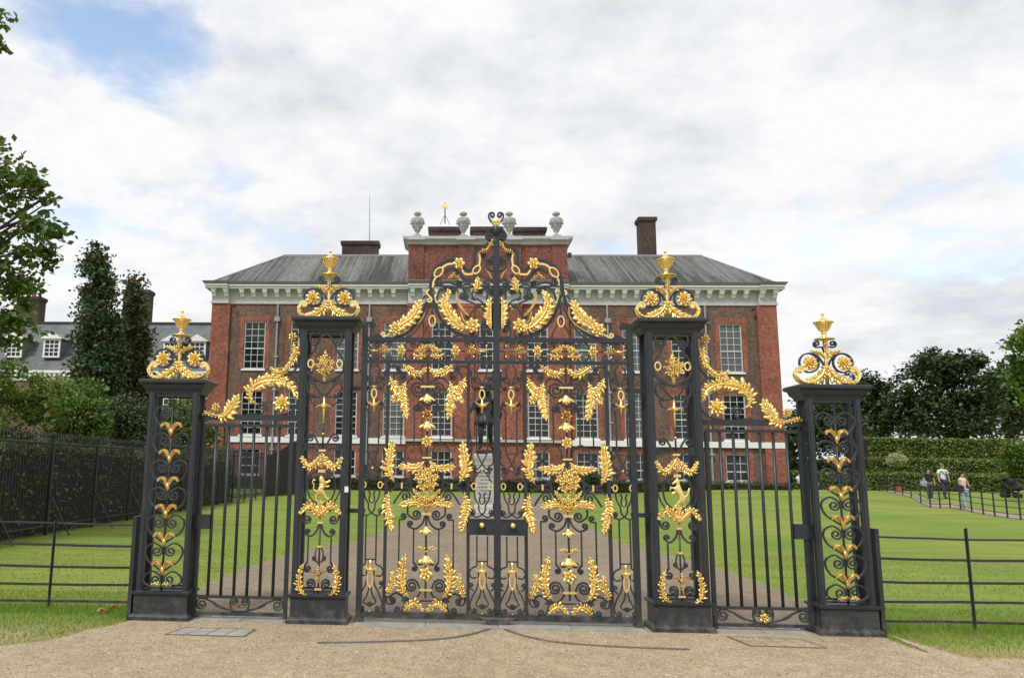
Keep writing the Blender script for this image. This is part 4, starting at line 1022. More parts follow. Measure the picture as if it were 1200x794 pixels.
# two fastigiate trees
def column(u0,u1,vt,vb,y,lab,m,n):
    rows=12; L=[]
    for i in range(rows):
        f=i/(rows-1); v=vt+8+(vb-vt-8)*f; w=(u1-u0)/2*(.30+.70*min(1,f*2.3)**.8)*(1 if f<.8 else .9)
        L.append(((u0+u1)/2+random.uniform(-.12,.12)*w,v,w*.9,(vb-vt)/rows*.95))
    bl=bl_px(y,L); p=at((u0+u1)/2,500,y)
    tree('fastigiate_tree',lab,'tree',(p.x,y,0),6,bl,n,.25,m,.22,.30,620,'upright trees before the side wing',6,.45)
column(84,143,292,560,33,'taller and darker of the two narrow upright trees','leaf_col',30000)
column(139,177,328,560,36,'shorter browner narrow upright tree nearer the palace','leaf_brown',22000)
# shrubs behind the railing
for i,(lst,y,lab,m) in enumerate([
 ([(20,455,40,32),(60,475,30,30),(0,490,50,40)],24,'tall bright shrub mass behind the railings at the far left','leaf_bush'),
 ([(95,475,28,34),(110,495,22,30),(80,500,30,30)],27,'rounded shrub behind the railings below the taller upright tree','leaf_bush'),
 ([(150,492,26,32),(175,505,28,30),(140,515,26,28)],30,'dark shrub behind the railings beside the far left pier','leaf_dark'),
 ([(215,500,26,38),(238,520,18,24)],34,'shrub behind the railings seen through the far left pier','leaf_bush')]):
    bl=bl_px(y,lst); b0=bl[0]; k=(at(0,500,y)-CAM).dot(Fv)/F_PX
    bl+= [(q[0],q[1],1.2,q[3],q[4],1.4) for q in bl]
    tree('shrub',lab,'shrub',(b0[0],y,0),1.6,bl,19000,.17,m,.10,.20,420,'shrubs behind the railings',6,.55)
# right-hand trees
def rt(lst,y,lab,n,m='leaf_dark',size=.5,nc=230,cs=.62):
    bl=bl_px(y,lst,.8); b0=bl[0]
    tree('broadleaf_tree',lab,'tree',(b0[0],y,hgt(b0[0],y)),6,bl,n,size,m,.5,cs,nc,'park trees beyond the hedges',14,.5,.6)
rt([(1022,462,22,30),(1010,490,30,30),(1035,485,22,34),(995,470,20,20)],84,'rounded tree just right of the palace, behind the far right pier',9000)
rt([(1105,430,32,26),(1085,455,30,34),(1130,448,34,34),(1060,485,20,30),(1100,490,44,30),(1145,490,30,30)],80,'largest dark tree beyond the hedges, with the highest top',17000)
rt([(1175,450,30,32),(1165,485,34,30),(1200,480,30,34),(1220,460,34,40)],88,'dark tree right of the largest one beyond the hedges',10000)
rt([(925,505,22,26),(950,500,24,34),(975,498,22,38),(968,478,14,16),(990,510,30,26)],76,'low dark trees right beside the palace wall',8000,size=.4)
bl=bl_px(30,[(1205,405,22,22),(1196,425,16,14),(1230,420,34,50),(1222,455,24,24),(1265,400,50,70),(1214,512,14,14),(1290,480,50,50)])
tree('bright_tree','bright green tree reaching in at the right edge','tree',(at(1275,500,30).x,30,.3),3.5,bl,9000,.30,'leaf_bright',.2,.30,240,None,12,.45)
# hedges: leafy shell on a dark core
def hedge(a,bb,h,w,lab,m='leaf_hedge',n=9000,size=.14,group='clipped hedges',zb=0):
    a=V(a);bb=V(bb); L=(bb-a).length; d=(bb-a).normalized(); nn=V((-d.y,d.x,0))
    t=thing('hedge',(a.x,a.y,zb),lab,'hedge',group)
    b=B(); q=w/2-.10; b.loft([[a+nn*s*q+V((0,0,zb-.2)),a+nn*s*q+V((0,0,zb+h-.12))][::1] for s in(1,)] ,False) if 0 else None
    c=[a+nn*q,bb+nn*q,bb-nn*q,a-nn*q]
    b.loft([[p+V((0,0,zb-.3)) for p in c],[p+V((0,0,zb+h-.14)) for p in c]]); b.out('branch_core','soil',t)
    k=rng.random(n); face=rng.random(n); P=np.zeros((n,3)); bump_=.05*np.sin(k*L*1.7)+.04*np.sin(k*L*4.1)
    for i in range(n):
        if face[i]<.5: s=-1; o=s*(w/2+rng.normal()*.05)* (1 if nn.y>0 else -1); z=h*rng.random()
        elif face[i]<.82: o=w*(rng.random()-.5); z=h+rng.normal()*.06+bump_[i]
        else: o=(w/2+rng.normal()*.05)*(1 if nn.y>0 else -1); z=h*rng.random()
        p=a+d*(k[i]*L)+nn*o; P[i]=(p.x,p.y,z+zb)
    quads('foliage',P,size,m,t,.25)
    if m=='leaf_hedge':  # brighter top leaves: new growth, with light caught by the top put into colour
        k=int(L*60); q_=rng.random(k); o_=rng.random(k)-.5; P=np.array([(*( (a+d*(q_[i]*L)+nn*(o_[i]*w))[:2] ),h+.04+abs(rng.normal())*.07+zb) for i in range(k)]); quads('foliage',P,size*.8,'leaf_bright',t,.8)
    return t
def hp(u0,v0,u1,v1,y): return at(u0,v0,y),at(u1,v1,y)
def hz(u0,u1,vt,y,lab,w,m='leaf_hedge',n=9000,size=.16,zb=None):
    a=at(u0,vt,y);b_=at(u1,vt,y); zb=hgt((a.x+b_.x)/2,y) if zb is None else zb
    return hedge((a.x,y,0),(b_.x,y,0),(a.z+b_.z)/2-zb,w,lab,m,n,size,zb=zb)
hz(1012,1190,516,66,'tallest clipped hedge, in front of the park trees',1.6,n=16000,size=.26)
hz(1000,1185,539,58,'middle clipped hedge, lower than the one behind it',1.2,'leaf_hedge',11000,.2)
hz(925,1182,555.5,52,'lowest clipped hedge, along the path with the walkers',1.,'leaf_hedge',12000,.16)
hz(905,1012,540,60,'dark clipped hedge beside the palace end',1.,'leaf_dark',6000,.2)
pa=at(252,562,48.5); hedge((pa.x,48.3,0),(at(925,565,48.5).x,48.3,0),.85,.9,'long low hedge along the foot of the palace','leaf_dark',16000,.12,zb=.02)
t=bl_px(49,[(1193,536,17,21),(1202,546,18,18)]); tree('clipped_bush','rounded clipped bush at the right edge, end of the hedges','bush',(t[0][0],50,.4),.8,t,9000,.17,'leaf_bush',.1,.16,300,None,4,.8)
# topiary standard in a pot
def potted(u,vb,vt,y,lab,stem,m,rw):
    p=at(u,vb,y); z0=hgt(p.x,y); k=(p-CAM).dot(Fv)/F_PX; t=thing('potted_plant',(p.x,y,z0),lab,'potted plant')
    ph=7*k; B().lathe(p.x,y,[(.7*ph*.55,z0),(.7*ph*.7,z0+ph*.9),(.7*ph*.8,z0+ph*.9),(.7*ph*.8,z0+ph),(.5*ph*.8,z0+ph),(.5*ph*.8,z0+ph*.93)],12).out('pot','terracotta',t,False)
    zt=at(u,vt,y).z; r=rw*k; zc=zt-r*.75
    B().tube([(p.x,y,z0+ph*.9),(p.x+.02,y,(z0+zc)/2),(p.x,y,zc)],.045,6).out('stem','darkbark',t)
    quads('foliage',clumps([(p.x,y,zc,r,r,r*.72)],3600,.09,150,.6),.11,m,t)
potted(1053,569,531,46,'small mop-headed tree in a terracotta pot beside the path',1,'leaf_olive',9.5)
potted(694,573,554,45,'dark potted shrub before the palace, right of the statue',0,'leaf_dark',9)

# ------------------------------------------------------------------ path and its fence
pf=[(1196.3,608.5),(1181,606.8),(1166,604.6),(1152.6,602.4),(1139,599.8),(1126,597),(1113.6,594),(1101.6,591),(1090,588),(1079,585),(1068,582.2),(1058,579.8),(1049,577.8),(1040,576),(1031,574.6)]
F2=[gnd(*p) for p in pf]
far=[(p.x,p.y) for p in F2]; ext=(far[0][0]+14,far[0][1]-6)
poly=[ext]+[(x+.1,y+.25) for x,y in far]; back=[(x+1.9,y+3.0) for x,y in far[::-1]]+[(ext[0]+2,ext[1]+4.2)]
sheet('footpath',rough(poly+back,.03,.6,True),.014,'path',True)
t=thing('path_fence',(far[0][0],far[0][1],0),'thin metal estate fence along the path with the walkers','fence')
L=[V((x,y,hgt(x,y))) for x,y in far[::-1]]+[V((ext[0],ext[1],0))]
for z in(.18,.42,.66,.90):
    b=B(); P=[p+V((0,0,z)) for p in L]; b.tube(P,.016,5); b.out('rail','darkiron',t)
for a,c in zip(L,L[1:]):
    n=1 if c is not L[-1] else 12
    for k in range(n):
        p=a.lerp(c,k/n); zz_=hgt(p.x,p.y); B().box(p.x-.022,p.x+.022,p.y-.022,p.y+.022,zz_-.1,zz_+1.0).out('post','darkiron',t)

# ------------------------------------------------------------------ tall railings on the left
A=gnd(-70,650); A.z=0; Bp=gnd(0,636); Cp=gnd(310,581.5)
d=(Cp-Bp).normalized(); A=Bp-d*5.5
t=thing('tall_railing',(A.x,A.y,0),'tall black spiked railing along the left of the lawn','railing')
Ln=(Cp-A).length; Hh=2.05
for z,th in((Hh,.03),(.20,.025)):
    b=B(); b.tube([A+V((0,0,z)),Cp+V((0,0,z))],th,6); b.out('rail','darkiron',t)
n=int(Ln/.125); stuff=B(); cnt=0
order=list(range(n))
for k in order:
    p=A+d*(k*.125)
    dist=(p-CAM).length; up=dist and k>30
    b=B() if (k>=36 and cnt<98) else stuff
    b.tube([p+V((0,0,.05)),p+V((0,0,Hh+.16))],.0095,4); b.loft([[(p.x-.02,p.y,Hh+.16),(p.x,p.y-.02,Hh+.16),(p.x+.02,p.y,Hh+.16),(p.x,p.y+.02,Hh+.16)],[(p.x-.001,p.y,Hh+.27),(p.x,p.y-.001,Hh+.27),(p.x+.001,p.y,Hh+.27),(p.x,p.y+.001,Hh+.27)]])
    if b is not stuff: b.out('picket','darkiron',t); cnt+=1
o=stuff.out('pickets','darkiron',t); o['kind']='stuff'
k=0
while k*2.45<Ln:
    p=A+d*(k*2.45+.05); b=B(); b.box(p.x-.035,p.x+.035,p.y-.035,p.y+.035,-.1,Hh+.12); b.ball((p.x,p.y,Hh+.19),.07,8,6)
    sd=V((d.y,-d.x,0)); b.tube([p+V((0,0,.95)),p+sd*.55+V((0,0,.0))],.018,5); b.tube([p+V((0,0,.25)),p+sd*.42+V((0,0,.25))],.014,5)
    b.out('standard','darkiron',t); k+=1
# ivy-clad screen just behind the railings
nrm=V((-d.y,d.x,0)); e0=A+nrm*.5; e1=A+d*(Ln*.80)+nrm*.5
hedge((e0.x,e0.y,0),(e1.x,e1.y,0),1.95,.6,'dark ivy hedge directly behind the tall railings','leaf_ivy',22000,.11)
# dark board screen where the railings end
D=at(352,575,Cp.y+5); D=V((D.x,Cp.y+5,0))
t=thing('board_screen',(Cp.x,Cp.y,0),'dark board screen rising towards the palace behind the left gate pier','screen')
n=16
for k in range(n):
    p=Cp.lerp(D,k/n); q=Cp.lerp(D,(k+.94)/n); z=2.2+1.0*sst(0,1,(k+.5)/n)
    pts=[V((p.x,p.y,0)),V((q.x,q.y,0)),V((q.x,q.y+.05,0)),V((p.x,p.y+.05,0))]
    b=B(); b.loft([[a+V((0,0,-.1)) for a in pts],[a+V((0,0,z)) for a in pts]]); b.out('board','boarddark',t) if 'boarddark' in M else None
# ------------------------------------------------------------------ the palace
YP=50.
pal=thing('brick_palace',(at(580,560,YP).x,YP,0),'long red brick palace with hipped roof behind the gates','palace')
X=lambda u,v=430,y=YP: at(u,v,y).x
Z=lambda v,u=580,y=YP: at(u,v,y).z
def zz2(vl,vr,ul=290,ur=858): return (at(ul,vl,YP).z+at(ur,vr,YP).z)/2
XL,XR=X(250.5,356),X(907.5,358)
ZE=zz2(356,358.2,280,850)                  # underside of the frieze
c_l,c_r=X(479,320),X(664,320)
wc=[298,353,407,459.5,515,571,627,684,742,799,857]
x1_=at(298,405,YP).x; x11=at(857,408,YP).x
WX=[x1_+(x11-x1_)*i/10 for i in range(11)]
WW=X(311,405)-X(286,405)
u1=(zz2(376,379.4),zz2(431.5,436.7)); u2=(zz2(457,462),zz2(508.5,516)); u3=(zz2(525,531.5),zz2(556,563.5))
holes=[]
for i,x in enumerate(WX):
    w=WW/2*(1.0 if i not in(4,5,6) else .95)
    for r,(zt,zb) in enumerate((u1,u2,u3)): holes.append((x-w,x+w,zb,zt,i,r))
def wall(x0,x1,z0,z1,y,m,nm,hs,rev=.22):
    hs=[h for h in hs if h[0]<x1-.01 and h[1]>x0+.01]
    xs=sorted(set([x0,x1]+[min(max(h[0],x0),x1) for h in hs]+[min(max(h[1],x0),x1) for h in hs])); zs=sorted(set([z0,z1]+[h[2] for h in hs]+[h[3] for h in hs]))
    b=B()
    for a,c in zip(xs,xs[1:]):
        for e,f in zip(zs,zs[1:]):
            mx,mz=(a+c)/2,(e+f)/2
            if any(h[0]<mx<h[1] and h[2]<mz<h[3] for h in hs): continue
            b.add([(a,y,e),(c,y,e),(c,y,f),(a,y,f)],[(0,1,2,3)])
    for h in hs:
        a,c,e,f=h[:4]; Y=y+rev
        b.add([(a,y,e),(a,Y,e),(a,Y,f),(a,y,f)],[(0,1,2,3)]); b.add([(c,y,e),(c,Y,e),(c,Y,f),(c,y,f)],[(3,2,1,0)])
        b.add([(a,y,f),(a,Y,f),(c,Y,f),(c,y,f)],[(0,1,2,3)]); b.add([(a,y,e),(a,Y,e),(c,Y,e),(c,y,e)],[(3,2,1,0)])
    return b.out(nm,m,pal)
PJ=.30                                        # projection of the middle block
wall(XL,c_l,-.3,ZE+.1,YP,'brown','wall',holes); wall(c_r,XR,-.3,ZE+.1,YP,'brown','wall',holes)
wall(c_l,c_r,-.3,ZE+.1,YP-PJ,'red','middle_wall',holes,.22+PJ*.6)
DP=15.
b=B(); b.box(XL,XR,YP+.9,YP+DP,-.3,ZE+.1); b.out('side_and_rear_wall','brown',pal)
b=B(); b.box(XL,XL+.02,YP,YP+.9,-.3,ZE+.1); b.box(XR-.02,XR,YP,YP+.9,-.3,ZE+.1); b.box(c_l,c_l+.02,YP-PJ,YP,-.3,ZE+.1); b.box(c_r-.02,c_r,YP-PJ,YP,-.3,ZE+.1); b.out('return_wall','red',pal)
# corner pilasters
for a,c in((XL-.06,X(268.5,400)),(X(888,400),XR+.06)):
    B().box(a,c,YP-.22,YP+.6,-.3,ZE+.02).out('corner_pilaster','red',pal)
# middle pilasters
ps=[(c_l-.02,c_l+1.15),(c_r-1.15,c_r+.02)]
for i in(4,5):
    m_=(WX[i]+WX[i+1])/2; ps.append((m_-.62,m_+.62))
zsb,zst=zz2(518,525.0,300,900),zz2(511.3,518.3,300,900)
for a,c in ps:
    B().box(a,c,YP-PJ-.16,YP-PJ+.01,zst+.02,ZE-.25).out('pilaster','red',pal); B().box(a-.06,c+.06,YP-PJ-.20,YP-PJ+.012,ZE-.25,ZE+.02).out('pilaster_cap','red',pal)
# string course
for a,c,y,hh in((X(268.5,515),c_l-.05,YP-.10,1),(c_r+.05,XR+.14,YP-.26,1),):
    B().box(a,c,y,YP+.06,zsb,zst).out('string_course','white',pal)
B().box(c_l-.04,c_r+.04,YP-PJ-.22,YP-PJ+.012,zst-.22,zst-.02).out('string_course','stone',pal)
# windows
for (a,c,zb,zt,i,r) in holes:
    y=(YP if i not in(4,5,6) else YP-PJ)+.14; x=(a+c)/2; fw=.09
    b=B()
    b.box(a,a+fw,y-.05,y+.05,zb,zt); b.box(c-fw,c,y-.05,y+.05,zb,zt); b.box(a+fw,c-fw,y-.05,y+.05,zt-fw,zt); b.box(a+fw,c-fw,y-.05,y+.05,zb,zb+fw*1.1)
    rows={0:7,1:7,2:3}[r]; cols=3
    if i in(0,) and r==0: pass
    zi0,zi1=zb+fw*1.1,zt-fw; mr=rows//2 if r<2 else 1
    for k in range(1,rows):
        z=zi0+(zi1-zi0)*k/rows; th=.020 if k!=mr+ (r<2)*0 else .045
        b.box(a+fw,c-fw,y-.02-(k==mr)*.02,y+.02,z-th,z+th)
    for k in range(1,cols):
        xx=a+fw+(c-a-2*fw)*k/cols; b.box(xx-.019,xx+.019,y-.022,y+.018,zi0,zi1)
    W=b.out('window','sash',pal)
    blind=(i in(3,8) and r<2) or (i in(2,7,10) and r==0)
    B().box(a+fw-.01,c-fw+.01,y+.030,y+.040,zi0-.01,zi1+.01).out('pane','glass',W)
    if blind: B().box(a+fw,c-fw,y+.022,y+.028,zi0,zi1).out('blind','blind',W)  # grey sheet over the pane, sky reflection put into its colour
    B().box(a-.10,c+.10,(YP if i not in(4,5,6) else YP-PJ)-.12,y-.055,zb-.13,zb-.002).out('sill','white',W)
    yf=(YP if i not in(4,5,6) else YP-PJ)
    if i not in(4,5,6):
        s=.34; top=zt+.42 if r==0 else zt+.30; b=B(); bot=zb if r else zb
        b.box(a-s,a-.004,yf-.035,yf+.01,bot,top); b.box(c+.004,c+s,yf-.035,yf+.01,bot,top); b.box(a-.003,c+.003,yf-.035,yf+.01,zt+.003,top)
        b.out('window_surround','red',pal)
    if r==1:                                   # white apron between the tall window and the string course
        B().box(a-.12,c+.12,yf-.14 if i not in(4,5,6) else yf-.25,yf+.012,zst+.003,zb-.135).out('apron','white',pal)
    if r==1:                                   # gauged brick arch
        b=B(); n=9; rings=[]
        for k in range(n+1):
            t_=k/n; xx=a-.10+(c-a+.20)*t_; zc=zt+.02+.16*math.sin(PI*t_); 
            rings.append([(xx,yf-.05,zc),(xx,yf+.0,zc),(xx,yf+.0,zc+.32),(xx,yf-.05,zc+.32)])
        b.loft(rings); b.out('brick_arch','red',pal)
# cornice
def corn(x0,x1,yf,ends):
    f0,f1=ZE,zz2(340,342,280,850); zc=zz2(337.3,339.5,280,850); zt=zz2(333.5,335.7,280,850)
    b=B(); b.box(x0,x1,yf-.10,YP+.9,f0,f0+.16); b.box(x0+.03,x1-.03,yf-.04,YP+.9,f0+.16,f1-.06); b.out('frieze','cornice',pal)
    b=B(); b.box(x0-.12,x1+.12,yf-.20,YP+.9,f1-.06,f1+.02); b.box(x0-.5,x1+.5,yf-.62,YP+.9,f1+.02,zc+.04); b.out('cornice_soffit','cornice',pal)
    B().box(x0-.56,x1+.56,yf-.70,YP+.9,zc+.04,zc+.13).out('cornice_fillet','white',pal)
    b=B(); b.loft([[(x0-.56,yf-.70,zc+.13),(x1+.56,yf-.70,zc+.13),(x1+.56,YP+.9,zc+.13),(x0-.56,YP+.9,zc+.13)],[(x0-.72,yf-.86,zt+.10),(x1+.72,yf-.86,zt+.10),(x1+.72,YP+.9,zt+.10),(x0-.72,YP+.9,zt+.10)]]); b.out('gutter','lead',pal)
    return f1
XLp,XRp=XL-.06,XR+.06
corn(XL+1.0,c_l-.02,YP,0); corn(c_r+.02,XR-1.0,YP,0)
# stepped forward ends and the middle
def corn2(x0,x1,yf,nl,nr):
    f0,f1=ZE-.003,zz2(340,342,280,850); zc=zz2(337.3,339.5,280,850); zt=zz2(333.5,335.7,280,850)
    b=B(); b.box(x0-.08*nl,x1+.08*nr,yf-.12,YP+1.0,f0,f0+.17); b.box(x0-.02*nl,x1+.02*nr,yf-.05,YP+1.0,f0+.17,f1-.063); b.out('frieze','cornice',pal)
    b=B(); b.box(x0-.14*nl,x1+.14*nr,yf-.22,YP+1.0,f1-.063,f1+.023); b.box(x0-.42*nl,x1+.42*nr,yf-.64,YP+1.,f1+.023,zc+.043); b.out('cornice_soffit','cornice',pal)
    B().box(x0-.46*nl,x1+.46*nr,yf-.72,YP+1.,zc+.043,zc+.133).out('cornice_fillet','white',pal)
    b=B(); b.loft([[(x0-.46*nl,yf-.72,zc+.133),(x1+.46*nr,yf-.72,zc+.133),(x1+.46*nr,YP+1.,zc+.133),(x0-.46*nl,YP+1.,zc+.133)],[(x0-.62*nl,yf-.90,zt+.103),(x1+.62*nr,yf-.90,zt+.103),(x1+.62*nr,YP+1.,zt+.103),(x0-.62*nl,YP+1.,zt+.103)]]); b.out('gutter','lead',pal)
corn2(XLp,XL+1.25,YP-.22,1,0); corn2(XR-1.25,XRp,YP-.22,0,1); corn2(c_l,c_r,YP-PJ-.1,0,0)
for s,xx in((-1,XLp),(1,XRp)):               # side cornices
    f1=zz2(340,342,280,850); zc=zz2(337.3,339.5,280,850); zt=zz2(333.5,335.7,280,850)
    a,c=sorted((xx,xx+s*.5)); B().box(a,c,YP+1.01,YP+DP,f1,zt+.1).out('side_cornice','cornice',pal)
    a,c=sorted((xx-s*.02,xx+s*.06)); B().box(a,c,YP+1.01,YP+DP,ZE,f1).out('side_frieze','cornice',pal)
f1=zz2(340,342,280,850)
def bracket(x,yf):
    b=B(); b.box(x-.20,x+.20,yf-.56,yf-.2,f1-.09,f1+.015); b.loft([[(x-.15,y_,z_),(x+.15,y_,z_),(x+.15,yf-.03,z_),(x-.15,yf-.03,z_)] for y_,z_ in((yf-.50,f1-.095),(yf-.50,f1-.22),(yf-.42,f1-.30),(yf-.28,f1-.36),(yf-.24,f1-.48),(yf-.16,f1-.56))]); b.out('bracket','white',pal)
sp=(X(339,340)-X(285,340))/4
x=X(285,340)
while x<c_l-.3: bracket(x,YP); x+=sp
x=X(872,340)
while x>c_r+.3: bracket(x,YP); x-=sp
for x in(X(253,340),X(267,340),X(890,340),X(905,340)): bracket(x,YP-.2)
x=c_l+.35
while x<c_r-.2: bracket(x,YP-PJ-.1); x+=sp*1.01
# hipped roof
zt=zz2(333.5,335.7,280,850)+.05; yr=YP+7.5
rl,rr=at(333,299.5,yr),at(822,300.5,yr); zr=(rl.z+rr.z)/2
y0,y1=YP-.3,YP+DP+.3
b=B(); v=[(XL-.5,y0,zt),(XR+.5,y0,zt),(XR+.5,y1,zt),(XL-.5,y1,zt),(rl.x,yr,zr),(rr.x,yr,zr)]
b.add(v,[(0,1,5,4),(1,2,5),(2,3,4,5),(3,0,4),(3,2,1,0)]); b.out('roof','roof',pal)
b=B(); b.tube([v[4],v[5]],.14,6); b.tube([v[0],v[4]],.10,6); b.tube([v[1],v[5]],.10,6); b.out('ridge_roll','lead',pal)
# attic block with cornice
zab,zat=zt-.1,zz2(288,288,480,660)
ya=YP-PJ
att=B().box(c_l,c_r,ya,YP+2.2,zab,zat).out('attic_block','darkred',pal)
for a,c in ps: B().box(a,c,ya-.14,ya+.02,zab+.3,zat-.003).out('attic_pilaster','darkred',att)
B().box(c_l-.1,c_r+.1,ya-.22,ya+.03,zt+.02,zt+.28).out('attic_base','lead',att)
zc0=zat; za2=zz2(279.5,280,480,660)
b=B(); b.loft([[(c_l-.10-o,ya-.10-o,z),(c_r+.10+o,ya-.10-o,z),(c_r+.10+o,YP+2.2,z),(c_l-.10-o,YP+2.2,z)] for o,z in((0,zc0-.02),(.08,zc0+.14),(.12,zc0+.2),(.34,zc0+.36),(.36,za2),(.2,za2+.04))])
b.out('attic_cornice','cornice',att)
for a,c in ps: B().box(a-.10,c+.10,ya-.50,ya+.3,zc0+.37-.1,za2-.02).out('attic_cornice_break','cornice',att)
# urns
uz=za2+.03
for u in(489,543,597,652.5):
    x=at(u,275,ya-.05).x; H=at(u,247,ya).z-uz; s=H/2.45
    b=B(); b.sqloft(x,ya+.15,[(.40*s,.40*s,uz),(.40*s,.40*s,uz+.12*s),(.30*s,.30*s,uz+.2*s)])
    b.lathe(x,ya+.15,[(r*s,uz+z*s) for r,z in((.26,.20),(.17,.34),(.13,.45),(.24,.58),(.36,.85),(.50,1.2),(.60,1.45),(.62,1.6),(.50,1.68),(.54,1.76),(.34,1.84),(.16,1.95),(.14,2.02),(.30,2.10),(.36,2.2),(.30,2.32),(.10,2.42),(.02,2.46))],16)
    for k in range(8):                        # swags and masks on the body
        a_=2*PI*k/8; b.ball((x+.56*s*math.cos(a_),ya+.15+.56*s*math.sin(a_),uz+1.32*s),.11*s,6,5); b.ball((x+.42*s*math.cos(a_+.39),ya+.15+.42*s*math.sin(a_+.39),uz+1.02*s),.09*s,6,5)
    b.out('urn','urnstone',pal,True)
def chimney(u0,u1,vt,vb,y,m='soot',d=1.1,capd=.12,parent=None):
    a,c=at(u0,vt,y),at(u1,vt,y); zt_=(a.z+c.z)/2; z0=at(u0,vb,y).z-1.5
    b=B(); h=min(.5,(zt_-z0)*.2); b.box(a.x,c.x,y,y+d,z0,zt_-h)
    b.sqloft((a.x+c.x)/2,y+d/2,[((c.x-a.x)/2+o,d/2+o,z) for o,z in((0,zt_-h),(capd,zt_-h*.7),(capd*1.2,zt_-h*.15),(capd*.4,zt_))])
    return b.out('chimney',m,parent or pal)
chimney(503.5,539,265.5,279,YP+3); chimney(553,588,265.5,279,YP+3); chimney(603.5,639,266,279,YP+3)
chimney(401,443,282,298,YP+9); chimney(749,768,254,298,YP+7.5)
# weathervane, aerials
p=at(521.5,262,YP+3); q=at(521.5,243,YP+3)
b=B(); b.tube([p,q],.045,6)
for s in(-1,1): b.tube([p+V((s*.42,0,-.15)),p+(q-p)*.55],.02,4)
vn=b.out('weathervane','darkiron',pal)
b=B(); b.loft([[(q.x-.35,q.y-.02,q.z+.05),(q.x-.35,q.y+.02,q.z+.05),(q.x-.35,q.y+.02,q.z+.12),(q.x-.35,q.y-.02,q.z+.12)],[(q.x,q.y-.02,q.z-.1),(q.x,q.y+.02,q.z-.1),(q.x,q.y+.02,q.z+.32),(q.x,q.y-.02,q.z+.32)],[(q.x+.3,q.y-.02,q.z-.12),(q.x+.3,q.y+.02,q.z-.12),(q.x+.3,q.y+.02,q.z+.12),(q.x+.3,q.y-.02,q.z+.12)]]); b.ball((q.x,q.y,q.z+.42),.07); b.out('gilt_vane','gold',vn)
p=at(433,285,YP+9); q=at(433.3,228,YP+9); B().tube([p,q],[.05,.02],5).out('aerial','pipe',pal)
# rainwater pipes
for u in(324.5,432.5,712,827):
    x=X(u,400); y=YP-.16; b=B(); b.tube([(x,y,ZE-.02),(x,y,.1)],.075,8)
    for zf in(.90,.70,.52,.36,.2): b.box(x-.16,x+.16,y-.12,y+.16,ZE*zf,ZE*zf+.14)
    b.box(x-.2,x+.2,y-.16,y+.16,ZE*.9,ZE*.9+.35); b.out('rainwater_pipe','pipe',pal)
for u,v in((273.5,357.5),(883.5,362)):
    p=at(u,v,YP-.4); B().ball((p.x,p.y,p.z),.13,8,6).box(p.x-.03,p.x+.03,p.y,YP,p.z-.02,p.z+.04).out('security_camera','darkiron',pal)
p=at(668,299,YP-.3); B().box(p.x-.16,p.x+.1,p.y-.12,p.y+.12,p.z-.16,p.z+.18).box(p.x-.3,p.x-.1,p.y-.03,p.y+.03,p.z-.05,p.z+.02).out('floodlight','darkiron',pal)
B().box(XL-.02,XR+.02,YP-.24,YP-.03,-.3,.55).out('plinth_course','soot',pal)

# ------------------------------------------------------------------ side wing on the left
YW=62.
wg=thing('side_wing',(at(120,540,YW).x,YW,0),'lower side wing with slate roof and dormers, left of the palace','wing')
xa=at(-120,430,YW).x; xb=XL-.7
ze=(at(60,434.5,YW).z+at(240,436,YW).z)/2; yrw=YW+6; zrw=(at(60,378,yrw).z+at(240,381,yrw).z)/2
b=B(); b.add([(xa,YW-.5,ze),(xb,YW-.5,ze),(xb,yrw,zrw),(xa,yrw,zrw),(xa,yrw+6,ze),(xb,yrw+6,ze)],[(0,1,2,3),(3,2,5,4),(0,3,4),(1,5,2)]); b.out('roof','slate',wg)
B().box(xa,xb,yrw-.18,yrw+.18,zrw-.02,zrw+.18).out('ridge','darkiron',wg)
B().box(xa,xb,YW,YW+.4,-.3,ze-.9).out('wall','brown',wg)
b=B(); b.box(xa,xb,YW-.5,YW+.1,ze-.22,ze+.02); b.box(xa,xb,YW-.12,YW+.1,ze-.9,ze-.55)
b.out('cornice','white',wg)
dn=B(); x=xa
while x<xb: dn.box(x,x+.22,YW-.42,YW+.1,ze-.52,ze-.24); x+=.46
dn.out('dentil_band','white',wg)
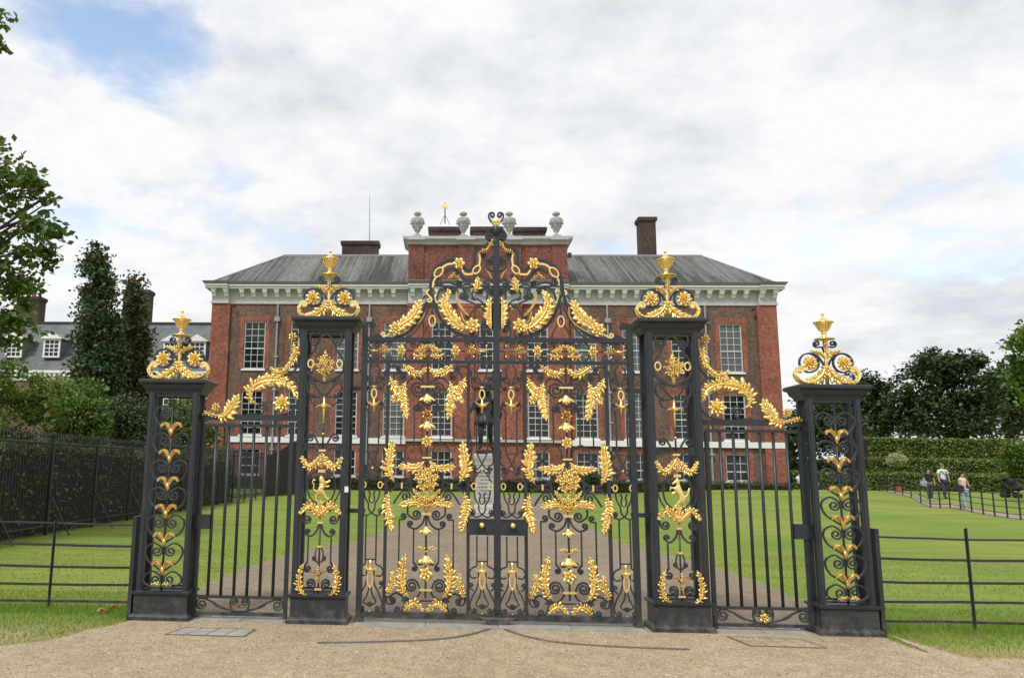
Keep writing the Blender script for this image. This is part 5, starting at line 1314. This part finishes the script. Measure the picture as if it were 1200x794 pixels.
def dormer(u,vt,vb,w):
    p=at(u,vb,YW+.2); zb=p.z; zt=at(u,vt,YW+.2).z; x=p.x; y=YW+.55
    f=B(); f.box(x-w,x-w+.16,y-.06,y+.06,zb,zt-.01); f.box(x+w-.16,x+w,y-.06,y+.06,zb,zt-.01); f.box(x-w+.16,x+w-.16,y-.06,y+.06,zb,zb+.14); f.box(x-w+.16,x+w-.16,y-.06,y+.06,zt-.15,zt-.01)
    for k in(1,2): xx=x-w+.16+(2*w-.32)*k/3; f.box(xx-.035,xx+.035,y-.03,y+.03,zb+.14,zt-.15)
    for k in(1,2,3): zz_=zb+.14+(zt-zb-.29)*k/4; f.box(x-w+.16,x+w-.16,y-.032,y+.028,zz_-.035,zz_+.035)
    D=f.out('dormer','white',wg)
    B().box(x-w+.15,x+w-.15,y+.035,y+.05,zb+.13,zt-.14).out('pane','glass',D)
    B().box(x-w+.02,x+w-.02,y+.062,y+3.2,zb-.1,zt-.02).out('cheek','slate',D)
    g_=B(); g_.add([(x-w-.25,y-.2,zt),(x+w+.25,y-.2,zt),(x,y-.2,zt+.62),(x-w-.25,y+3.6,zt),(x+w+.25,y+3.6,zt),(x,y+3.6,zt+.62)],[(0,1,2),(5,4,3),(0,2,5,3),(1,4,5,2),(0,3,4,1)]); g_.out('dormer_roof','lead',D)
    g_=B(); g_.add([(x-w-.27,y-.26,zt-.02),(x+w+.27,y-.26,zt-.02),(x,y-.26,zt+.64),(x-w-.27,y-.201,zt-.02),(x+w+.27,y-.201,zt-.02),(x,y-.201,zt+.64)],[(0,1,2),(5,4,3),(0,2,5,3),(1,4,5,2),(0,3,4,1)]); g_.out('pediment','white',D)
for u in(13,57.5,104,150,199,229): dormer(u,396 if u<150 else 399,418 if u<150 else 421,.80)
for u in(150,241.5,199):
    x=at(u,485,YW-.1).x; z0,z1=at(u,506,YW).z,at(u,466,YW).z; f=B()
    f.box(x-.75,x-.63,YW-.08,YW+.01,z0,z1); f.box(x+.63,x+.75,YW-.08,YW+.01,z0,z1); f.box(x-.63,x+.63,YW-.08,YW+.01,z0,z0+.12); f.box(x-.63,x+.63,YW-.08,YW+.01,z1-.12,z1)
    for k in range(1,5): zz_=z0+(z1-z0)*k/5; f.box(x-.63,x+.63,YW-.07,YW-.01,zz_-.03,zz_+.03)
    for k in(-.21,.21): f.box(x+k-.03,x+k+.03,YW-.072,YW-.012,z0+.12,z1-.12)
    D=f.out('window','white',wg); B().box(x-.64,x+.64,YW-.010,YW-.004,z0+.1,z1-.1).out('pane','glass',D)
for (u0,u1,vt,vb,y,pots) in((20,47,347,378,yrw,(33.5,40)),(-30,-8,350,378,yrw,(-20,)),(145,175,339,381,yrw,(151,156))):
    ch=chimney(u0,u1,vt,vb,y,'soot',1.3,.1,wg)
    for pu in pots:
        p=at(pu,vt,y+.6); h=at(pu,vt-10 if u0<100 else vt-13,y+.6).z-p.z; B().lathe(p.x,y+.6,[(.22,p.z-.1),(.19,p.z+h*.8),(.24,p.z+h*.85),(.22,p.z+h)],10).out('chimney_pot','potred',ch)
M_=None
# ------------------------------------------------------------------ people
def person(u,v,H,label,pose,yaw=0,shirt='blueshirt',legs='navy',long=False,sleeve=True,female=False,bag=None,arms=None,group=None,step=.12,depth=None,seated=False):
    p=gnd(u,v) if depth is None else None
    if p is None: q=at(u,v,depth); p=V((q.x,depth,hgt(q.x,depth)))
    cs,sn=math.cos(yaw),math.sin(yaw); s=H/1.75; sh=(.185 if female else .215)
    def W(x,y,z): return (p.x+(x*cs-y*sn)*s,p.y+(x*sn+y*cs)*s,p.z+z*s)
    def J(x,y,z,*r): return (*W(x,y,z),*[a*s for a in r])
    hip=.48 if seated else .93; dz=hip-.93
    a=step
    if seated: knee=[(-.11,-.36,.50),(.13,-.38,.46)]; foot=[(-.11,-.42,.06),(.13,-.46,.06)]; toe=[(-.11,-.56,.04),(.13,-.60,.04)]
    else: knee=[(-.10,-a*.7,.50),(.10,a*.35,.50)]; foot=[(-.10,-a,.08),(.10,a*1.3,.11)]; toe=[(-.11,-a-.15,.035),(.11,a*1.3-.13,.04)]
    hnd=arms or [((-sh-.07,-.02,1.13),(-sh-.08,-.10,.88)),((sh+.07,.02,1.13),(sh+.08,-.04,.88))]
    vs=[J(0,0,.93+dz,.13,.10),J(0,-.0,1.12+dz,.12,.09),J(0,0,1.32+dz,.15,.10),J(0,0,1.44+dz,.085,.07),J(0,-.01,1.52+dz,.052),J(0,-.02,1.59+dz,.080,.090),J(0,-.01,1.68+dz,.088,.098),
        J(-sh,0,1.40+dz,.055),J(*hnd[0][0],.042),J(*hnd[0][1],.034),J(hnd[0][1][0],hnd[0][1][1]-.05,hnd[0][1][2]-.07,.032,.022),
        J(sh,0,1.40+dz,.055),J(*hnd[1][0],.042),J(*hnd[1][1],.034),J(hnd[1][1][0],hnd[1][1][1]-.05,hnd[1][1][2]-.07,.032,.022),
        J(-.10,0,.88+dz,.085),J(*knee[0],.062),J(*foot[0],.045),J(*toe[0],.04,.03),J(.10,0,.88+dz,.085),J(*knee[1],.062),J(*foot[1],.045),J(*toe[1],.04,.03),
        J(0,-.115,1.595+dz,.016)]
    es=[(0,1),(1,2),(2,3),(3,4),(4,5),(5,6),(3,7),(7,8),(8,9),(9,10),(3,11),(11,12),(12,13),(13,14),(0,15),(15,16),(16,17),(17,18),(0,19),(19,20),(20,21),(21,22),(5,23)]
    body=bpy.data.objects.new('person',bpy.data.meshes.new('person')); 
    o=skin('person',vs,es,'skin',None); bpy.data.objects.remove(body)
    # put the origin at the feet
    o.location=p; 
    for vv in o.data.vertices: vv.co-=p
    o['label']=label; o['category']='person'
    if group: o['group']=group
    def child(nm,idx,ee,grow,m,fix=None):
        vv=[list(vs[i]) for i in idx]
        for q in vv: q[3]+=grow*s; 
        for q in vv:
            if len(q)>4: q[4]+=grow*s
        if fix: fix(vv)
        return skin(nm,[tuple(q) for q in vv],ee,m,o)
    # shirt: torso and upper arms
    def cut(vv):
        k=.55 if not long else .98
        for e,sidx in((5,4),(7,6)):
            pass
    idx=[0,1,2,3,7,8,11,12]+([9,13] if long else [])
    ee=[(0,1),(1,2),(2,3),(3,4),(4,5),(3,6),(6,7)]+([(5,8),(7,9)] if long else [])
    if not sleeve: idx=[0,1,2,3,7,11]; ee=[(0,1),(1,2),(2,3),(3,4),(3,5)]
    def short(vv):
        vv[0][3]+=.018*s; vv[0][2]-=.05*s*(1 if not female else .3)
        if sleeve and not long:
            for a_,b_ in((4,5),(6,7)):
                for c in range(3): vv[b_][c]=vv[a_][c]+(vv[b_][c]-vv[a_][c])*.62
                vv[b_][3]+=.012
    child('top',idx,ee,.022,shirt,short)
    child('trousers',[0,15,16,17,19,20,21],[(0,1),(1,2),(2,3),(0,4),(4,5),(5,6)],.020 if legs!='lightjean' else .034,legs)
    child('shoe',[17,18],[(0,1)],.016,'shoe' if female else 'blackcloth'); child('shoe',[21,22],[(0,1)],.016,'shoe' if female else 'blackcloth')
    hb=B(); hc=W(0,.035,1.715+dz); hb.ball(hc,.098*s,12,8,1,1.0,.85)
    if female: hb.ball(W(0,.06,1.58+dz),.10*s,10,8,1.05,.7,1.5)
    hb.out('hair','hair' if female or True else 'hair',o,True)
    eb=B(); eb.ball(W(-.03,-.105,1.655+dz),.012*s,6,5); eb.ball(W(.03,-.105,1.655+dz),.012*s,6,5); eb.out('eyes','blackcloth',o,True)
    return o,W
m1,W1=person(1107.5,583,1.86,'man in a pale blue short-sleeved shirt and dark jeans walking on the path','walk',yaw=.1,step=.14)
bb=B(); bb.tube([W1(-.20,-.02,1.46),W1(-.05,-.15,1.28),W1(.17,-.13,1.02)],.018,6); bb.out('bag_strap','navy',m1)
M['baldhair']=simple('cropped_hair',(.20,.15,.12),.6,0,.2,20)
for c in m1.children:
    if c.name.startswith('hair'): c.data.materials[0]=M['baldhair']
m2,W2=person(1090.5,584,1.66,'woman in a black top and grey trousers walking beside the man','walk',yaw=-.15,shirt='blackcloth',legs='greycloth',sleeve=True,female=True,step=.10,arms=[((-.26,-.03,1.15),(-.26,-.16,.95)),((.25,-.02,1.14),(.24,-.08,.90))])
m3,W3=person(1131,596,1.64,'woman in a pale strappy top and washed wide jeans, nearest on the path','walk',yaw=.12,shirt='pinkcloth',legs='lightjean',sleeve=False,female=True,step=.16,arms=[((-.26,-.10,1.18),(-.12,-.24,1.10)),((.25,-.06,1.16),(.14,-.22,1.12))])
b=B(); c=W3(-.30,-.10,.98); b.sqloft(c[0],c[1],[(.16,.07,c[2]-.14),(.19,.08,c[2]-.05),(.17,.07,c[2]+.12),(.10,.04,c[2]+.16)]); b.tube([(c[0]-.10,c[1],c[2]+.13),(c[0]-.02,c[1],c[2]+.36),(c[0]+.10,c[1],c[2]+.13)],.012,5)
tag(b.out('handbag','blackcloth'),'black handbag held by the woman nearest on the path','handbag')
b=B(); c=W2(-.30,-.06,.95); b.sqloft(c[0],c[1],[(.12,.06,c[2]-.16),(.15,.07,c[2]-.02),(.12,.05,c[2]+.14)]); b.tube([(c[0]-.07,c[1],c[2]+.12),(c[0],c[1],c[2]+.32),(c[0]+.07,c[1],c[2]+.12)],.012,5)
tag(b.out('handbag','lightjean'),'pale blue bag carried by the woman in black','handbag')
person(937,571,1.65,'person in white and navy sitting on the far lawn beside the palace','sit',yaw=.3,shirt='blueshirt',legs='navy',depth=47,seated=False or True,female=True,arms=[((-.24,-.12,.72),(-.14,-.30,.62)),((.24,-.12,.72),(.14,-.30,.62))])

# pushchairs at the right edge
def pram(u,v,lab,m,yaw):
    p=at(u,v,38.); p.z=hgt(p.x,38.); t=thing('pushchair',p,lab,'pushchair','pushchairs parked by the bush'); c,s_=math.cos(yaw),math.sin(yaw)
    def W(x,y,z): return (p.x+x*c-y*s_,p.y+x*s_+y*c,p.z+z)
    b=B(); b.tube([W(-.25,-.3,.30),W(-.25,.45,1.05)],.02); b.tube([W(.25,-.3,.30),W(.25,.45,1.05)],.02); b.tube([W(-.25,.45,1.05),W(.25,.45,1.05)],.022); b.tube([W(-.25,.3,.15),W(-.25,-.1,.7)],.02); b.tube([W(.25,.3,.15),W(.25,-.1,.7)],.02); b.out('frame','darkiron',t)
    b=B(); b.loft([[W(-.22,-.35,.45),W(.22,-.35,.45),W(.22,.15,.40),W(-.22,.15,.40)],[W(-.24,-.38,.58),W(.24,-.38,.58),W(.24,.22,.60),W(-.24,.22,.60)],[W(-.23,-.05,.65),W(.23,-.05,.65),W(.23,.32,.95),W(-.23,.32,.95)]]); b.out('seat',m,t,True)
    b=B(); rings=[]
    for k in range(7):
        a=PI*.12+k/6*PI*.62; rings.append([W(x,.10-.33*math.cos(a),.72+.36*math.sin(a)) for x in(-.24,.24)]+[W(x,.10-.28*math.cos(a),.72+.31*math.sin(a)) for x in(.24,-.24)])
    b.loft(rings); b.out('hood',m,t,True)
    for x in(-.27,.27):
        for y,r in((-.32,.12),(.30,.16)):
            w=B(); c0=W(x,y,r); rings=[[ (c0[0]+dx*c-(yy)*s_,c0[1]+dx*s_+(yy)*c,c0[2]+zz_) for dx,yy,zz_ in[(ex,rr*math.cos(2*PI*j/14),rr*math.sin(2*PI*j/14)) for j in range(14)]] for ex,rr in((-.025,r*.7),(-.02,r),(.02,r),(.025,r*.7))]
            w.loft(rings); w.out('wheel','blackcloth',t)
pram(1184,570,'black pushchair parked by the rounded bush','blackcloth',.5)
pram(1197,571,'grey pushchair half cut off by the right edge','greycloth',.9)

# ------------------------------------------------------------------ statue on its pedestal
ys=18.5; c=at(569,600,ys); sx_=c.x
st=thing('statue',(sx_,ys,0),'dark bronze statue of a man in hat and coat on a pale inscribed pedestal','statue')
zt=at(569,531,ys).z
k=(V((sx_,ys,2))-CAM).dot(Fv)/F_PX
hw=11.8*k
b=B(); b.sqloft(sx_,ys+hw,[(hw*1.35,hw*1.35,0),(hw*1.35,hw*1.35,.16),(hw*1.15,hw*1.15,.22),(hw*1.12,hw*1.12,.34),(hw*.97,hw*.97,.42),(hw*.94,hw*.94,zt-.42),(hw*1.0,hw*1.0,zt-.38),(hw*1.02,hw*1.02,zt-.30),(hw*1.15,hw*1.15,zt-.16),(hw*1.18,hw*1.18,zt-.05),(hw*1.05,hw*1.05,zt)])
ped=b.out('pedestal','stone',st)
b=B()
for i in range(9):
    z=zt-.66-i*.12; w=hw*random.uniform(.45,.72); x=sx_-w
    while x<sx_+w:
        l=random.uniform(.03,.09); b.box(x,min(x+l,sx_+w),ys+hw*.025,ys+hw*.08,z,z+.035); x+=l+.025
b.out('inscription','trackiron',ped)
H=at(571,449,ys).z-zt; s=H/2.02; yc=ys+hw; z0=zt+.10*s
B().sqloft(sx_,yc,[(hw*.85,hw*.85,zt),(hw*.80,hw*.8,zt+.10*s)]).out('bronze_base','bronze',ped)
def J(x,y,z,*r): return (sx_+.02+x*s,yc+y*s,z0+z*s,*[a*s for a in r])
vs=[J(0,0,.95,.17,.13),J(0,0,1.15,.15,.12),J(0,0,1.36,.19,.13),J(0,0,1.49,.10,.08),J(0,-.01,1.57,.06),J(-.01,-.02,1.65,.09),J(-.01,-.02,1.74,.09),
 J(-.24,0,1.44,.085),J(-.40,-.06,1.24,.075),J(-.50,-.20,1.06,.05),J(-.53,-.24,1.02,.04),
 J(.24,0,1.44,.085),J(.42,.02,1.22,.075),J(.28,-.10,1.02,.05),J(.22,-.13,1.0,.04),
 J(-.12,0,.88,.11),J(-.14,-.10,.50,.085),J(-.16,-.08,.10,.06),J(-.20,-.24,.05,.06,.04),J(.12,0,.88,.11),J(.14,.04,.50,.085),J(.17,.08,.10,.06),J(.24,-.06,.05,.06,.04),J(-.01,-.125,1.65,.02)]
es=[(0,1),(1,2),(2,3),(3,4),(4,5),(5,6),(3,7),(7,8),(8,9),(9,10),(3,11),(11,12),(12,13),(13,14),(0,15),(15,16),(16,17),(17,18),(0,19),(19,20),(20,21),(21,22),(5,23)]
fig=skin('figure',vs,es,'bronze',st)
# flared coat
n=28; rings=[]
for r,z in((.20,1.42),(.18,1.18),(.18,1.08),(.24,.96),(.29,.84),(.33,.72)):
    rings.append([(sx_+.02+s*r*(1+.10*math.sin(5*a)*(z<1))*math.cos(a),yc+s*r*.75*(1+.1*math.sin(7*a)*(z<1))*math.sin(a),z0+z*s) for a in[2*PI*j/n for j in range(n)]])
b=B(); b.loft(rings); b.add([J(-.30,-.02,1.42)[:3],J(.30,-.02,1.42)[:3],J(.50,.16,1.05)[:3],J(.42,.20,.80)[:3],J(-.20,.18,.78)[:3],J(-.30,.14,1.1)[:3],J(-.25,.10,1.44)[:3],J(.25,.10,1.44)[:3],J(.46,.24,1.05)[:3],J(.38,.28,.78)[:3],J(-.18,.26,.76)[:3],J(-.26,.22,1.1)[:3]],[(0,1,2,3,4,5),(11,10,9,8,7,6),(0,6,7,1),(1,7,8,2),(2,8,9,3),(3,9,10,4),(4,10,11,5),(5,11,6,0)])
b.out('coat','bronze',fig,True)
b=B(); b.lathe(sx_+.01,yc-.02*s,[(.05*s,z0+1.76*s),(.26*s,z0+1.77*s),(.30*s,z0+1.83*s),(.24*s,z0+1.82*s),(.13*s,z0+1.82*s),(.12*s,z0+1.92*s),(.06*s,z0+1.95*s)],14,1.1,.8); b.ball((sx_+.10*s,yc,z0+1.90*s),.10*s,8,6,1.4,.6,.7); b.out('hat','bronze',fig,True)
b=B()
for k_ in(-1,1): b.ball((sx_+k_*.11*s,yc+.02*s,z0+1.58*s),.10*s,10,8,.8,.8,1.7)
b.out('wig','bronze',fig,True)
b=B(); b.tube([J(-.53,-.24,1.06)[:3],J(-.40,-.28,.0)[:3]],.018*s,6); b.out('cane','bronze',fig)

# ------------------------------------------------------------------ light and sky
EL,AZ=52,-28      # sun behind the viewer, slightly to the left
sun=bpy.data.lights.new('sun','SUN'); sun.energy=SUN_E; sun.angle=R(10); sun.color=(1,.96,.90)
so=bpy.data.objects.new('sun',sun); COL.objects.link(so)
sd=V((math.sin(R(AZ))*math.cos(R(EL)),-math.cos(R(AZ))*math.cos(R(EL)),math.sin(R(EL))))
so.rotation_euler=(-sd).to_track_quat('-Z','Y').to_euler()
w=bpy.data.worlds.new('World'); SC.world=w; w.use_nodes=True; n=w.node_tree; n.nodes.clear()
out=n.nodes.new('ShaderNodeOutputWorld'); bg=n.nodes.new('ShaderNodeBackground'); n.links.new(bg.outputs[0],out.inputs[0])
sky=n.nodes.new('ShaderNodeTexSky'); sky.sky_type='NISHITA'; sky.sun_disc=False; sky.sun_elevation=R(EL); sky.sun_rotation=math.atan2(sd.x,sd.y)
bg.inputs[1].default_value=SKY_S
tc=n.nodes.new('ShaderNodeTexCoord'); dirv=tc.outputs['Generated']
sp=n.nodes.new('ShaderNodeSeparateXYZ'); n.links.new(dirv,sp.inputs[0])
def mth(op,a,b=None,c=None):
    x=n.nodes.new('ShaderNodeMath'); x.operation=op
    for i,v_ in enumerate((a,b,c)):
        if v_ is None: continue
        if isinstance(v_,(int,float)): x.inputs[i].default_value=v_
        else: n.links.new(v_,x.inputs[i])
    return x.outputs[0]
den=mth('ADD',mth('MAXIMUM',sp.outputs[2],0),.22)
cb=n.nodes.new('ShaderNodeCombineXYZ'); n.links.new(mth('DIVIDE',sp.outputs[0],den),cb.inputs[0]); n.links.new(mth('DIVIDE',sp.outputs[1],den),cb.inputs[1])
cl=noise(n,.95,10,.62,cb.outputs[0]); cl2=noise(n,3.4,8,.62,cb.outputs[0])
def blob(u,v,rad,amt):
    dd=ray(u,v); x=n.nodes.new('ShaderNodeVectorMath'); x.operation='DOT_PRODUCT'; n.links.new(dirv,x.inputs[0]); x.inputs[1].default_value=dd
    m=n.nodes.new('ShaderNodeMapRange'); m.interpolation_type='SMOOTHSTEP'; m.inputs['From Min'].default_value=math.cos(rad); m.inputs['From Max'].default_value=1; m.inputs['To Max'].default_value=amt; n.links.new(x.outputs['Value'],m.inputs[0]); return m.outputs[0]
cov=mth('ADD',mth('MULTIPLY',mth('SUBTRACT',cl,.5),1.5),.80)
for a in((130,5,.14,-.34),(50,5,.10,-.13),(180,75,.10,-.17),(110,310,.14,-.17),(300,270,.14,-.12),(1195,190,.03,-.22),(900,272,.10,-.14),(840,72,.04,-.10),(1010,330,.08,-.10)): cov=mth('ADD',cov,blob(*a))
cov=mth('ADD',cov,mth('MULTIPLY',mth('SUBTRACT',cl2,.5),.75))
mr=n.nodes.new('ShaderNodeMapRange'); mr.interpolation_type='SMOOTHSTEP'; mr.inputs['From Min'].default_value=.34; mr.inputs['From Max'].default_value=.68; n.links.new(cov,mr.inputs[0])
sh=noise(n,1.7,10,.62,cb.outputs[0]); shade=mth('ADD',mth('MULTIPLY',sh,.75),mth('MULTIPLY',cl2,.25))
k=1/SKY_S
ccol=ramp(n,shade,[(.34,(.70*k*CL,.735*k*CL,.79*k*CL)),(.46,(.87*k*CL,.89*k*CL,.925*k*CL)),(.55,(1.0*k*CL,1.0*k*CL,1.01*k*CL))])
sk=mix(n,sky.outputs[0],(2.7,2.35,2.05),1.,'MULTIPLY')
n.links.new(mix(n,sk,ccol,mr.outputs[0]),bg.inputs[0])
vs_=SC.view_settings; vs_.view_transform='Standard'; vs_.look='None'; vs_.exposure=EXPO; vs_.gamma=1
SC.cycles.max_bounces=6; SC.cycles.transparent_max_bounces=8
